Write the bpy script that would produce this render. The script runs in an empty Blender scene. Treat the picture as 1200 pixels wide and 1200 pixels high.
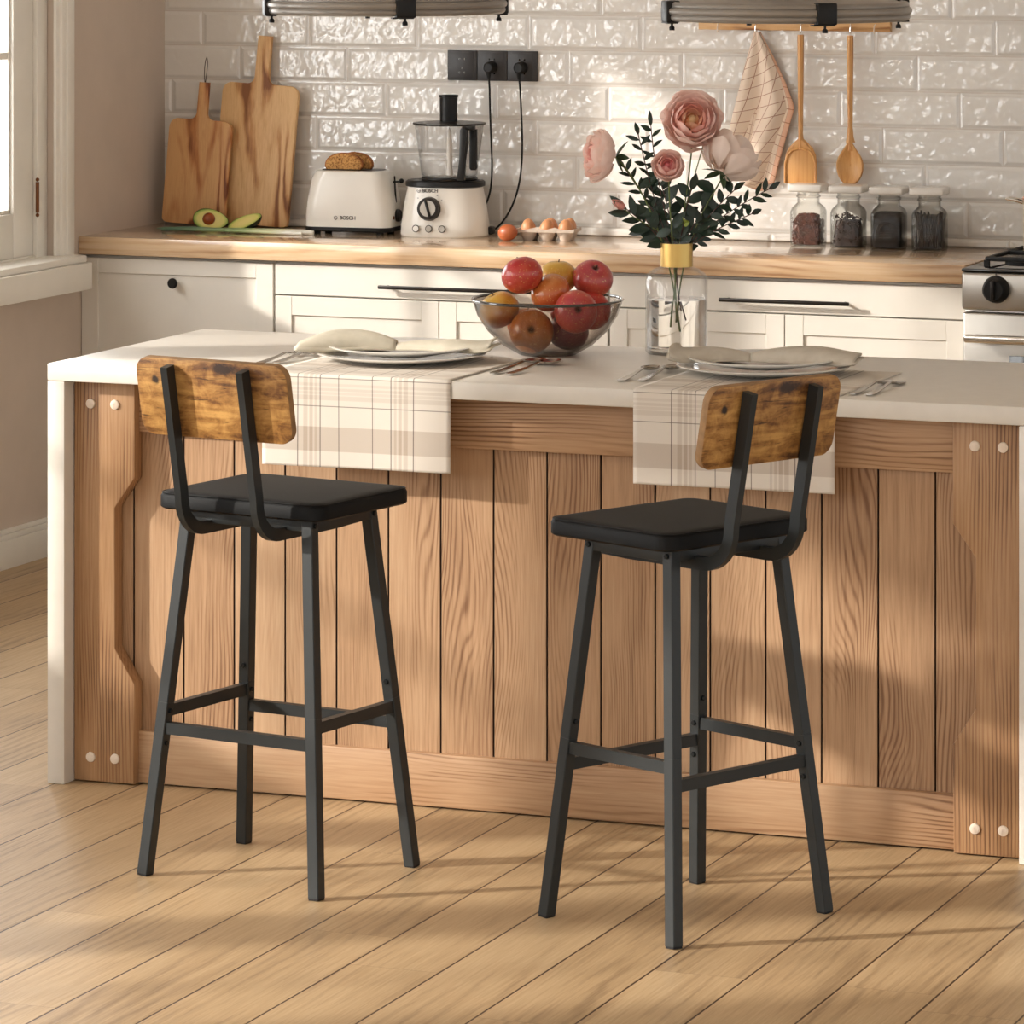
import bpy, bmesh, math, random
from mathutils import Vector, Matrix, Euler
random.seed(7)
PI = math.pi
sc = bpy.context.scene
COL = sc.collection
def R(d): return math.radians(d)
def hexc(h):
    h = h.lstrip('#'); o = []
    for i in (0, 2, 4):
        v = int(h[i:i+2], 16)/255
        o.append(v/12.92 if v <= .04045 else ((v+.055)/1.055)**2.4)
    return (*o, 1)

# ---------------------------------------------------------------- node helpers
class NT:
    def __init__(s, name):
        s.m = bpy.data.materials.new(name); s.m.use_nodes = True
        s.t = s.m.node_tree; s.n = s.t.nodes; s.l = s.t.links
        for x in list(s.n): s.n.remove(x)
        s.out = s.n.new('ShaderNodeOutputMaterial')
        s.b = s.n.new('ShaderNodeBsdfPrincipled')
        s.l.new(s.b.outputs[0], s.out.inputs[0])
    def inp(s, sock, v):
        if v is None: return
        if hasattr(v, 'is_output') or isinstance(v, bpy.types.NodeSocket): s.l.new(v, sock)
        else: sock.default_value = v
    def math(s, op, a, b=None, c=None, clamp=False):
        n = s.n.new('ShaderNodeMath'); n.operation = op; n.use_clamp = clamp
        s.inp(n.inputs[0], a); s.inp(n.inputs[1], b); s.inp(n.inputs[2], c)
        return n.outputs[0]
    def vmath(s, op, a, b=None):
        n = s.n.new('ShaderNodeVectorMath'); n.operation = op
        s.inp(n.inputs[0], a); s.inp(n.inputs[1], b); return n.outputs[0]
    def coord(s, k='Object'): return s.n.new('ShaderNodeTexCoord').outputs[k]
    def sep(s, v):
        n = s.n.new('ShaderNodeSeparateXYZ'); s.l.new(v, n.inputs[0]); return n.outputs
    def comb(s, x, y, z):
        n = s.n.new('ShaderNodeCombineXYZ')
        for i, v in enumerate((x, y, z)): s.inp(n.inputs[i], v)
        return n.outputs[0]
    def noise(s, v, scale=5, detail=3, rough=.5, dist=0):
        n = s.n.new('ShaderNodeTexNoise'); s.inp(n.inputs['Vector'], v)
        n.inputs['Scale'].default_value = scale; n.inputs['Detail'].default_value = detail
        n.inputs['Roughness'].default_value = rough; n.inputs['Distortion'].default_value = dist
        return n.outputs['Fac']
    def ramp(s, f, stops):
        n = s.n.new('ShaderNodeValToRGB'); s.l.new(f, n.inputs[0]); e = n.color_ramp.elements
        while len(e) < len(stops): e.new(.5)
        for i, (p, c) in enumerate(stops):
            e[i].position = p; e[i].color = hexc(c) if isinstance(c, str) else c
        return n.outputs[0]
    def mix(s, f, a, b, blend='MIX'):
        n = s.n.new('ShaderNodeMix'); n.data_type = 'RGBA'; n.blend_type = blend
        s.inp(n.inputs[0], f); s.inp(n.inputs[6], a); s.inp(n.inputs[7], b); return n.outputs[2]
    def sstep(s, v, a, b):
        n = s.n.new('ShaderNodeMapRange'); n.interpolation_type = 'SMOOTHSTEP'
        s.inp(n.inputs[0], v); n.inputs[1].default_value = a; n.inputs[2].default_value = b
        return n.outputs[0]
    def bump(s, h, strength=.3, dist=.002, normal=None):
        n = s.n.new('ShaderNodeBump'); n.inputs['Strength'].default_value = strength
        n.inputs['Distance'].default_value = dist; s.l.new(h, n.inputs['Height'])
        if normal: s.l.new(normal, n.inputs['Normal'])
        return n.outputs[0]
    def set(s, **k):
        for a, v in k.items(): s.inp(s.b.inputs[a.replace('_', ' ')], v)
        return s

def plain(name, col, rough=.5, metal=0, var=.04, vs=8, bump=0, bscale=200, coat=0, spec=.5, aniso=None):
    t = NT(name); c = hexc(col) if isinstance(col, str) else col
    n = t.noise(t.coord(), vs, 3)
    d = tuple(max(0, x*(1-var*2)) for x in c[:3])+(1,)
    l = tuple(min(1, x*(1+var)) for x in c[:3])+(1,)
    t.set(Base_Color=t.ramp(n, [(.3, d), (.7, l)]), Roughness=rough, Metallic=metal)
    t.b.inputs['Specular IOR Level'].default_value = spec
    if coat: t.b.inputs['Coat Weight'].default_value = coat; t.b.inputs['Coat Roughness'].default_value = .1
    if bump: t.set(Normal=t.bump(t.noise(t.coord(), bscale, 3), bump, .001))
    return t.m

def wood(name, dark, mid, light, axis=0, plank=None, rings=9, across=7, along=.7, rough=.45,
         bump=.15, streak=.5, seam=None, coat=0, line=0.35, lin_f=260):
    """plank=(axis index, width, offset); seam=length of a board before a butt joint"""
    t = NT(name); v = t.coord(); x, y, z = t.sep(v); P = [x, y, z]; groove = None
    tone = None
    if plank:
        ax, w, off = plank
        u = t.math('DIVIDE', t.math('SUBTRACT', P[ax], off), w)
        idx = t.math('FLOOR', u); fr = t.math('FRACT', u)
        d = t.math('MULTIPLY', t.math('MINIMUM', fr, t.math('SUBTRACT', 1., fr)), w)
        groove = d
        h = t.math('FRACT', t.math('MULTIPLY', t.math('SINE', t.math('MULTIPLY', idx, 12.9898)), 43758.5))
        if seam:
            L, o = seam
            q = t.math('ADD', t.math('DIVIDE', t.math('SUBTRACT', P[axis], o), L), h)
            qi = t.math('FLOOR', q); qf = t.math('FRACT', q)
            sd = t.math('MULTIPLY', t.math('MINIMUM', qf, t.math('SUBTRACT', 1., qf)), L)
            seamd = sd
            h = t.math('FRACT', t.math('MULTIPLY', t.math('SINE', t.math('ADD', t.math('MULTIPLY', qi, 4.13), t.math('MULTIPLY', idx, 12.9898))), 4375.5))
        else: seamd = None
        tone = h
        P = [t.math('ADD', p, t.math('MULTIPLY', h, 11.3 + i*5)) for i, p in enumerate(P)]
    s1 = [across]*3; s1[axis] = along
    vv = t.comb(*[t.math('MULTIPLY', P[i], s1[i]) for i in range(3)])
    n1 = t.noise(vv, 1., 1.5, .45, .25)
    oth = [i for i in range(3) if i != axis]
    lin = t.math('ADD', P[oth[0]], t.math('MULTIPLY', P[oth[1]], .8))
    wig = t.noise(t.comb(*[t.math('MULTIPLY', P[i], 14 if i == axis else 40) for i in range(3)]), 1., 2)
    ph = t.math('ADD', t.math('MULTIPLY', n1, rings*2*PI), t.math('MULTIPLY', lin, lin_f))
    ph = t.math('ADD', ph, t.math('MULTIPLY', wig, 2.2))
    ring = t.math('MULTIPLY_ADD', t.math('SINE', ph), .5, .5)
    ring = t.math('POWER', ring, 2.6)
    sm = [9]*3; sm[axis] = 2.2
    mod = t.noise(t.comb(*[t.math('MULTIPLY', P[i], sm[i]) for i in range(3)]), 1., 2)
    ring = t.math('MULTIPLY', ring, t.math('MULTIPLY', t.sstep(mod, .36, .64), 1.5))
    s2 = [190]*3; s2[axis] = 6
    fine = t.noise(t.comb(*[t.math('MULTIPLY', P[i], s2[i]) for i in range(3)]), 1., 4, .65)
    s3 = [3.2]*3; s3[axis] = .9
    big = t.noise(t.comb(*[t.math('MULTIPLY', P[i], s3[i]) for i in range(3)]), 1., 2)
    f = t.math('ADD', t.math('MULTIPLY', ring, line), t.math('MULTIPLY', fine, streak))
    f = t.math('ADD', f, t.math('MULTIPLY_ADD', big, .42, t.math('MULTIPLY_ADD', mod, .22, -.17)))
    if tone: f = t.math('ADD', f, t.math('MULTIPLY', tone, .17))
    mx = .33*line + .5*streak + .21
    c = t.ramp(f, [(max(0, mx-.32), light), (mx, mid), (min(1, mx+.34), dark)])
    hh = t.math('MULTIPLY', fine, -1.)
    if groove:
        g = t.sstep(groove, .0015, .0026); c = t.mix(g, hexc('#3a2414'), c)
        hh = t.math('ADD', t.math('MULTIPLY', hh, .35), t.math('MULTIPLY', t.sstep(groove, .0012, .0035), 1.2))
        if seamd:
            g2 = t.sstep(seamd, .0004, .0012); c = t.mix(t.math('MULTIPLY_ADD', g2, .45, .55), hexc('#5a3c24'), c)
    t.set(Base_Color=c, Roughness=t.math('MULTIPLY_ADD', fine, .18, rough-.09), Normal=t.bump(hh, bump, .0015))
    if coat: t.b.inputs['Coat Weight'].default_value = coat; t.b.inputs['Coat Roughness'].default_value = .12
    return t.m

def thin_glass(name, tint=(1, 1, 1, 1), refl=1.0, rough=.02, edge=.0):
    """thin shell of glass: sees straight through, reflects by Fresnel"""
    t = NT(name); t.n.remove(t.b)
    tr = t.n.new('ShaderNodeBsdfTransparent'); gl = t.n.new('ShaderNodeBsdfGlossy')
    gl.inputs['Roughness'].default_value = rough
    lw = t.n.new('ShaderNodeLayerWeight'); lw.inputs[0].default_value = .5
    fr5 = t.math('MULTIPLY_ADD', t.math('POWER', lw.outputs['Facing'], 4.), .75, .045)
    n = t.noise(t.coord(), 3, 1)
    wob = t.math('MULTIPLY_ADD', n, .06, .97)
    dark = tuple(x*(1-edge) for x in tint[:3])+(1,)
    c = t.mix(t.math('POWER', lw.outputs['Facing'], 3.), tint, dark)
    t.l.new(c, tr.inputs[0])
    mx = t.n.new('ShaderNodeMixShader')
    f = t.math('MULTIPLY', t.math('MULTIPLY', fr5, refl), wob, clamp=True)
    t.l.new(f, mx.inputs[0]); t.l.new(tr.outputs[0], mx.inputs[1]); t.l.new(gl.outputs[0], mx.inputs[2])
    t.l.new(mx.outputs[0], t.out.inputs[0])
    return t.m

# ---------------------------------------------------------------- mesh helpers
class MB:
    def __init__(s): s.bm = bmesh.new()
    def box(s, x0, x1, y0, y1, z0, z1, bev=0, seg=2, M=None):
        g = bmesh.ops.create_cube(s.bm, size=1)['verts']
        for v in g:
            v.co = Vector(((x0+x1)/2+v.co.x*(x1-x0), (y0+y1)/2+v.co.y*(y1-y0), (z0+z1)/2+v.co.z*(z1-z0)))
        if bev:
            es = list({e for v in g for e in v.link_edges})
            r = bmesh.ops.bevel(s.bm, geom=es, offset=bev, segments=seg, profile=.5, affect='EDGES')
            g = list({v for f in r['faces'] for v in f.verts} | {v for v in g if v.is_valid})
        if M: bmesh.ops.transform(s.bm, matrix=M, verts=g)
        return s
    def prism(s, pts, d0, d1, plane='xz', bev=0, M=None):
        def mk(a, b, d): return Vector((a, d, b)) if plane == 'xz' else (Vector((a, b, d)) if plane == 'xy' else Vector((d, a, b)))
        A = [s.bm.verts.new(mk(a, b, d0)) for a, b in pts]; B = [s.bm.verts.new(mk(a, b, d1)) for a, b in pts]
        n = len(pts); fa = s.bm.faces.new(A); fb = s.bm.faces.new(B[::-1]); fs = [fa, fb]
        for i in range(n): fs.append(s.bm.faces.new((A[i], B[i], B[(i+1) % n], A[(i+1) % n])))
        bmesh.ops.recalc_face_normals(s.bm, faces=fs)
        vs = A+B
        if bev:
            es = list({e for f in (fa, fb) for e in f.edges})
            r = bmesh.ops.bevel(s.bm, geom=es, offset=bev, segments=2, profile=.5, affect='EDGES')
            vs = list({v for f in r['faces'] for v in f.verts} | {v for v in vs if v.is_valid})
        if M: bmesh.ops.transform(s.bm, matrix=M, verts=vs)
        return s
    def lathe(s, prof, n=48, c=(0, 0, 0), M=None, sx=1, sy=1, power=2):
        rings = []; vs = []
        for r, z in prof:
            if r < 1e-6:
                v = s.bm.verts.new((c[0], c[1], c[2]+z)); rings.append([v]); vs.append(v); continue
            ring = []
            for i in range(n):
                a = 2*PI*i/n; ca, sa = math.cos(a), math.sin(a)
                if power != 2:
                    k = (abs(ca)**power+abs(sa)**power)**(-1/power); ca *= k; sa *= k
                v = s.bm.verts.new((c[0]+r*ca*sx, c[1]+r*sa*sy, c[2]+z)); ring.append(v)
            rings.append(ring); vs += ring
        for a, b in zip(rings, rings[1:]):
            if len(a) == 1 and len(b) == 1: continue
            for i in range(n):
                j = (i+1) % n
                if len(a) == 1: s.bm.faces.new((a[0], b[i], b[j]))
                elif len(b) == 1: s.bm.faces.new((a[i], b[0], a[j]))
                else: s.bm.faces.new((a[i], b[i], b[j], a[j]))
        if M: bmesh.ops.transform(s.bm, matrix=M, verts=vs)
        return s
    def cyl(s, p0, p1, r, n=20, r2=None):
        return s.tube([p0, p1], [r, r if r2 is None else r2], n)
    def tube(s, path, r, n=10, sect=None, cap=True, up=None):
        """sect: list of 2-d points (scaled by r) else a circle"""
        path = [Vector(p) for p in path]; m = len(path)
        rs = r if isinstance(r, (list, tuple)) else [r]*m
        pts = sect or [(math.cos(2*PI*i/n), math.sin(2*PI*i/n)) for i in range(n)]
        n = len(pts); prev = None; rings = []
        for i, p in enumerate(path):
            t = (path[min(i+1, m-1)]-path[max(i-1, 0)]).normalized()
            if up is not None: a = Vector(up)
            elif prev is not None: a = prev
            else: a = Vector((0, 0, 1)) if abs(t.z) < .9 else Vector((1, 0, 0))
            u = (a - t*a.dot(t)).normalized(); w = t.cross(u).normalized()
            prev = u
            rings.append([s.bm.verts.new(p + (u*q[1] + w*q[0])*rs[i]) for q in pts])
        for a, b in zip(rings, rings[1:]):
            for i in range(n): s.bm.faces.new((a[i], a[(i+1) % n], b[(i+1) % n], b[i]))
        if cap: s.bm.faces.new(rings[0][::-1]); s.bm.faces.new(rings[-1])
        return s
    def torus(s, R_, r, c=(0, 0, 0), n=64, k=20, M=None):
        return s.lathe([(R_+r*math.cos(2*PI*i/k), r*math.sin(2*PI*i/k)) for i in range(k+1)], n, c, M)
    def sphere(s, c, r, sx=1, sy=1, sz=1, seg=24, M=None):
        g = bmesh.ops.create_uvsphere(s.bm, u_segments=seg, v_segments=seg//2, radius=r)['verts']
        for v in g: v.co = Vector((v.co.x*sx+c[0], v.co.y*sy+c[1], v.co.z*sz+c[2]))
        if M: bmesh.ops.transform(s.bm, matrix=M, verts=g)
        return s
    def grid(s, nu, nv, fn, uv=None):
        V = [[s.bm.verts.new(fn(i/nu, j/nv)) for j in range(nv+1)] for i in range(nu+1)]
        L = s.bm.loops.layers.uv.verify() if uv else None
        for i in range(nu):
            for j in range(nv):
                f = s.bm.faces.new((V[i][j], V[i+1][j], V[i+1][j+1], V[i][j+1]))
                if uv:
                    for lp, (a, b) in zip(f.loops, ((i, j), (i+1, j), (i+1, j+1), (i, j+1))):
                        lp[L].uv = uv(a/nu, b/nv)
        return s
    def xf(s, M): bmesh.ops.transform(s.bm, matrix=M, verts=s.bm.verts[:]); return s

def obj(name, mb, m, parent=None, smooth=True, loc=None, ang=35, weld=False):
    bm = mb.bm if isinstance(mb, MB) else mb
    if weld: bmesh.ops.remove_doubles(bm, verts=bm.verts[:], dist=1e-5)
    bmesh.ops.recalc_face_normals(bm, faces=bm.faces[:])
    me = bpy.data.meshes.new(name); bm.to_mesh(me); bm.free()
    if smooth:
        me.shade_smooth()
        if ang: me.set_sharp_from_angle(angle=R(ang))
    o = bpy.data.objects.new(name, me); COL.objects.link(o)
    for mm in (m if isinstance(m, (list, tuple)) else [m]): me.materials.append(mm)
    if parent: o.parent = parent
    if loc is not None: o.location = loc
    return o
def thing(name, label, cat, loc=(0, 0, 0), rz=0, group=None):
    o = bpy.data.objects.new(name, None); COL.objects.link(o); o.empty_display_size = .05
    o.location = loc; o.rotation_euler = (0, 0, rz); o['label'] = label; o['category'] = cat
    if group: o['group'] = group
    return o
def tag(o, label, cat, group=None):
    o['label'] = label; o['category'] = cat
    if group: o['group'] = group
    return o
def struct(o, label=None):
    o['kind'] = 'structure'
    if label: o['label'] = label
    return o
def dup(root, loc, rz=0, label=None):
    r = root.copy(); COL.objects.link(r); r.location = loc; r.rotation_euler = (root.rotation_euler.x, root.rotation_euler.y, rz)
    if label: r['label'] = label
    for ch in list(root.children):
        c = ch.copy(); COL.objects.link(c); c.parent = r
        for g in ch.children:
            d = g.copy(); COL.objects.link(d); d.parent = c
    return r
def solidify(o, th, off=0):
    md = o.modifiers.new('thickness', 'SOLIDIFY'); md.thickness = th; md.offset = off; return o
def subsurf(o, l=2):
    md = o.modifiers.new('sub', 'SUBSURF'); md.levels = l; md.render_levels = l; return o
def text_mesh(name, s, size, m, parent, M, ext=.0004):
    cu = bpy.data.curves.new(name, 'FONT'); cu.body = s; cu.size = size; cu.extrude = ext
    cu.align_x = 'CENTER'; cu.align_y = 'CENTER'; cu.offset = size*.012
    o = bpy.data.objects.new(name, cu)
    me = bpy.data.meshes.new_from_object(o); bpy.data.objects.remove(o)
    me.transform(M); me.materials.append(m); me.name = name
    q = bpy.data.objects.new(name, me); COL.objects.link(q); q.parent = parent
    return q
def rrect(w, h, r, n=6, cx=0, cy=0):
    p = []
    for (sx, sy, a0) in ((1, 1, 0), (-1, 1, 90), (-1, -1, 180), (1, -1, 270)):
        for i in range(n+1):
            a = R(a0+90*i/n); p.append((cx+sx*(w/2-r)+r*math.cos(a), cy+sy*(h/2-r)+r*math.sin(a)))
    return p
FRONT = Matrix.Rotation(R(90), 4, 'X')     # text lying in xy -> standing, facing -y

# ---------------------------------------------------------------- materials
M = {}
M['wall'] = plain('wall_paint', '#cdbdae', .7, var=.02, bump=.05, bscale=300)
M['white_paint'] = plain('white_paint', '#f0ebe1', .38, var=.015)
M['cabinet'] = plain('cabinet_paint', '#e2dcd2', .42, var=.015)
M['stone'] = plain('worktop_stone', '#dcd6cc', .32, var=.015, vs=30)
M['ceiling'] = plain('ceiling_paint', '#efe9e0', .8, var=.01)
M['metal_black'] = plain('black_metal', '#212526', .42, .1, var=.05, vs=20)
M['bolt'] = plain('bolt_metal', '#26292a', .35, .7)
M['plastic_black'] = plain('black_plastic', '#121110', .42, var=.05, spec=.3)
M['outlet'] = plain('outlet_black', '#2c2827', .45, var=.03)
M['cream'] = plain('cream_enamel', '#e6e0d6', .28, var=.015, coat=.4)
M['steel'] = plain('brushed_steel', '#a9a49d', .33, 1, var=.05)
M['chrome'] = plain('chrome', '#d8d4cf', .12, 1, var=.02)
M['cutlery'] = plain('cutlery_steel', '#b8b2aa', .16, 1, var=.03)
M['lamp_metal'] = plain('lamp_metal', '#938d86', .34, .45, var=.06, vs=5)
M['handle_dark'] = plain('dark_handle', '#2a2521', .35, .6)
M['gold'] = plain('brushed_gold', '#d6b36c', .33, 1, var=.01)
M['brass'] = plain('old_brass', '#7c4a26', .4, .6, var=.15, vs=60)
M['ceramic'] = plain('ceramic', '#e9e5de', .15, var=.01, coat=.5)
M['black_glass'] = plain('black_glass', '#070707', .08, var=.0, coat=.5)
M['iron'] = plain('cast_iron', '#151414', .55, .3, bump=.2)
M['peg'] = plain('pale_wood_cap', '#e6d5c2', .5, var=.05, vs=60)
M['egg'] = plain('egg_shell', '#c98a5e', .45, var=.1, vs=25)
M['egg_dark'] = plain('egg_shell_brown', '#a9582f', .4, var=.1, vs=25)
M['carton'] = plain('egg_carton_pulp', '#c9b8a8', .9, var=.08, vs=50, bump=.4, bscale=250)
M['leaf'] = plain('dark_leaf', '#1d3324', .42, var=.3, vs=30)
M['leaf2'] = plain('mid_leaf', '#33492b', .45, var=.3, vs=30)
M['lime'] = plain('lime_leaf', '#8c9a34', .5, var=.15, vs=30)
M['stem'] = plain('flower_stem', '#5c6b33', .5, var=.2, vs=30)
M['stem_brown'] = plain('brown_stem', '#4a2a22', .5, var=.2, vs=30)
M['string'] = plain('string', '#4a3a30', .8)
M['white_string'] = plain('white_string', '#d8cfc4', .8)
M['pan'] = plain('cream_pot_enamel', '#e9d3b0', .3, coat=.3, var=.02)
M['copper'] = plain('copper_rim', '#c98a66', .3, .8, var=.04)
M['glass'] = thin_glass('clear_glass', (1, 1, 1, 1), .8, .015, .14)
M['jar_glass'] = thin_glass('jar_glass', (.98, .98, .97, 1), .5, .02, .5)
M['pane'] = thin_glass('window_glass', (1, 1, 1, 1), .8, .01, 0)
M['bowl_glass'] = thin_glass('smoky_glass', (.86, .82, .79, 1), .7, .01, .65)
M['rim_glass'] = plain('smoky_glass_rim', '#2a2523', .05, var=0, coat=1)

# island: oak planks and rails
M['plank'] = wood('island_planks', '#7c573a', '#b38e6b', '#caa987', axis=2, plank=(0, .1213, -3.897-.1213*20), rings=22, across=6, along=1.5, rough=.5, bump=.2, line=.18, streak=.65, lin_f=800)
M['rail'] = wood('island_rail', '#7c573a', '#b08a67', '#c6a481', axis=0, rings=9, across=8, along=1.3, rough=.5, line=.24, streak=.6, lin_f=700)
M['post'] = wood('island_post', '#6c4a2f', '#a27a55', '#bc966e', axis=2, rings=7, across=9, along=1.0, rough=.5, line=.26, streak=.65, lin_f=800)
M['floor'] = wood('floor_boards', '#897052', '#b39772', '#cab08a', axis=1, plank=(0, .1768, -3.3515-.1768*40), rings=6, across=5, along=.8, lin_f=200, rough=.42, bump=.25, seam=(1.9, 7.6), line=.13, streak=.6)
M['butcher'] = wood('worktop_wood', '#a07655', '#cba781', '#dec4a2', axis=0, rings=6, across=6, along=.8, rough=.24, bump=.06, coat=1., line=.25)
M['board'] = wood('chopping_board_wood', '#84512b', '#c08a54', '#dfb682', axis=2, rings=8, across=7, along=1.8, rough=.5, line=.55, lin_f=60)
M['board2'] = wood('chopping_board_wood_red', '#7f4526', '#bb7d4a', '#d8a872', axis=2, rings=8, across=8, along=2.0, rough=.5, line=.6, lin_f=50)
M['spoonwood'] = wood('utensil_wood', '#8c4f22', '#c68a4e', '#dba868', axis=2, rings=3, across=30, along=2, rough=.42)
M['pegrail'] = wood('peg_rail_wood', '#8c5a2e', '#c99a64', '#dfb988', axis=0, rings=4, across=15, along=3, rough=.5)

def rustic():
    t = NT('rustic_board'); x, y, z = t.sep(t.coord())
    a = t.comb(t.math('MULTIPLY', x, 7.), y, t.math('MULTIPLY', z, 42.))
    n1 = t.noise(a, 1., 5, .62, .6)
    b = t.noise(t.coord(), 24, 5, .7, .8)
    f = t.math('ADD', t.math('MULTIPLY', n1, .62), t.math('MULTIPLY', b, .45))
    c = t.ramp(f, [(.37, '#382210'), (.45, '#6f4822'), (.53, '#9c6f39'), (.66, '#c59857')])
    cr = t.noise(t.comb(t.math('MULTIPLY', x, 9.), y, t.math('MULTIPLY', z, 120.)), 1., 4, .7, .3)
    c = t.mix(t.sstep(cr, .60, .70), c, hexc('#3a1f0f'))
    kd = t.vmath('DISTANCE', t.comb(x, 0., z), (-.128, 0, .99))
    n = t.n.new('ShaderNodeVectorMath'); n.operation = 'DISTANCE'
    t.l.new(t.comb(x, 0., z), n.inputs[0]); n.inputs[1].default_value = (-.135, 0, .995)
    k = t.sstep(t.math('ADD', n.outputs['Value'], t.math('MULTIPLY', t.noise(t.coord(), 90, 2), .008)), .009, .015)
    c = t.mix(k, hexc('#2a1c12'), c)
    t.set(Base_Color=c, Roughness=.5, Normal=t.bump(f, .15, .001)); return t.m
M['rustic'] = rustic()
M['rustic_edge'] = plain('rustic_board_edge', '#94714a', .7, var=.1, vs=60)

def leather():
    t = NT('black_leather'); v = t.n.new('ShaderNodeTexVoronoi'); v.inputs['Scale'].default_value = 500
    t.l.new(t.coord(), v.inputs['Vector'])
    t.set(Base_Color=t.ramp(t.noise(t.coord(), 6, 2), [(.3, '#0d0d0d'), (.7, '#141414')]), Roughness=.55, Specular_IOR_Level=.15,
          Normal=t.bump(t.math('ADD', v.outputs['Distance'], t.noise(t.coord(), 30, 2)), .25, .0008)); return t.m
M['leather'] = leather()

def tiles():
    t = NT('glazed_tiles'); x, y, z = t.sep(t.coord())
    H_, W_ = .10525, .3605
    v = t.math('DIVIDE', t.math('SUBTRACT', z, .945), H_); r = t.math('FLOOR', v); fz = t.math('FRACT', v)
    u = t.math('DIVIDE', t.math('ADD', t.math('ADD', x, 5.53+W_*10), t.math('MULTIPLY', r, .128)), W_)
    iu = t.math('FLOOR', u); fu = t.math('FRACT', u)
    du = t.math('MULTIPLY', t.math('MINIMUM', fu, t.math('SUBTRACT', 1., fu)), W_)
    dz = t.math('MULTIPLY', t.math('MINIMUM', fz, t.math('SUBTRACT', 1., fz)), H_)
    d = t.math('MINIMUM', du, dz)
    edge = t.sstep(d, .0010, .0125); grout = t.sstep(d, .0008, .0018)
    h = t.math('FRACT', t.math('MULTIPLY', t.math('SINE', t.math('ADD', t.math('MULTIPLY', iu, 7.7), t.math('MULTIPLY', r, 31.3))), 4375.))
    p = t.comb(t.math('ADD', x, t.math('MULTIPLY', h, 9.)), 0., t.math('ADD', z, t.math('MULTIPLY', h, 5.)))
    w = t.noise(p, 36, .6, .4, .6)
    w2 = t.noise(p, 9, 1, .5)
    wav = t.math('ADD', t.math('MULTIPLY', w, 1.), t.math('MULTIPLY', w2, 1.2))
    col = t.ramp(h, [(0, '#dad5ce'), (1, '#e0dbd4')])
    col = t.mix(grout, hexc('#c9bfb5'), col)
    b1 = t.bump(t.math('MULTIPLY', wav, t.sstep(d, .006, .014)), 1., .0062)
    b2 = t.bump(edge, .9, .0035)
    b3 = t.bump(edge, .9, .0035, b1)
    t.set(Base_Color=col, Roughness=.5, Normal=b2, Coat_Weight=t.math('MULTIPLY', grout, 1.), Coat_Roughness=.02, Coat_IOR=1.75, Coat_Normal=b3)
    t.b.inputs['Specular IOR Level'].default_value = .3
    return t.m
M['tiles'] = tiles()

def bands(t, u, spec, soft=.0006):
    """sum of stripes: spec=[(centre, halfwidth, weight)]"""
    acc = None
    for c, w, k in spec:
        d = t.math('ABSOLUTE', t.math('SUBTRACT', u, c))
        s = t.math('MULTIPLY', t.math('SUBTRACT', 1., t.sstep(d, w-soft, w+soft)), k)
        acc = s if acc is None else t.math('ADD', acc, s)
    return acc
def plaid():
    t = NT('plaid_linen'); u, v, _ = t.sep(t.coord('UV'))
    lines = bands(t, u, [(.084, .0011, .8), (.136, .0011, .8), (.179, .0009, .8), (.257, .0009, .8), (.30, .0011, .8), (.352, .0011, .8)])
    lines = t.math('ADD', lines, bands(t, v, [(.13, .0009, .7), (.19, .0009, .7), (.30, .0009, .7), (.42, .0009, .7)]))
    band = bands(t, u, [(.102, .005, .35), (.115, .004, .4), (.126, .003, .3), (.334, .005, .35), (.321, .004, .4), (.310, .003, .3)])
    band = t.math('ADD', band, bands(t, v, [(.06, .026, .5), (.148, .005, .25), (.158, .003, .2), (.166, .003, .25), (.176, .003, .2), (.26, .02, .3), (.37, .025, .4)]), clamp=True)
    c = t.mix(band, hexc('#dcd4c9'), hexc('#a99888'))
    c = t.mix(t.math('MINIMUM', lines, .85), c, hexc('#4c3f38'))
    weave = t.math('ADD', t.math('SINE', t.math('MULTIPLY', u, 4200)), t.math('SINE', t.math('MULTIPLY', v, 4200)))
    slub = t.noise(t.comb(t.math('MULTIPLY', u, 30), t.math('MULTIPLY', v, 400), 0.), 1, 3)
    c = t.mix(t.math('MULTIPLY', slub, .15), c, hexc('#cabfb2'))
    t.set(Base_Color=c, Roughness=.9, Normal=t.bump(t.math('ADD', weave, t.math('MULTIPLY', slub, 3.)), .12, .0005))
    t.b.inputs['Specular IOR Level'].default_value = .15
    return t.m
M['plaid'] = plaid()
def check():
    t = NT('checked_tea_towel'); u, v, _ = t.sep(t.coord('UV'))
    def ln(a):
        f = t.math('FRACT', t.math('DIVIDE', a, .029)); d = t.math('MULTIPLY', t.math('MINIMUM', f, t.math('SUBTRACT', 1., f)), .029)
        return t.math('SUBTRACT', 1., t.sstep(d, .0006, .0013))
    l = t.math('MAXIMUM', ln(u), ln(v))
    inside = t.math('MULTIPLY', t.sstep(u, .018, .019), t.math('SUBTRACT', 1., t.sstep(u, .262, .263)))
    c = t.mix(inside, hexc('#e3b79c'), hexc('#ecd9c6'))
    c = t.mix(t.math('MULTIPLY', l, .75), c, hexc('#a2664c'))
    n = t.noise(t.coord('UV'), 300, 2)
    t.set(Base_Color=c, Roughness=.95, Normal=t.bump(n, .2, .0006)); return t.m
M['towel'] = check()
def linen():
    t = NT('grey_linen'); v = t.coord()
    n = t.noise(v, 220, 3); b = t.noise(v, 30, 2)
    t.set(Base_Color=t.ramp(b, [(.3, '#b8ae9e'), (.7, '#c8bfb0')]), Roughness=.95, Normal=t.bump(t.math('ADD', n, b), .3, .0012))
    return t.m
M['linen'] = linen()
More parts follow.
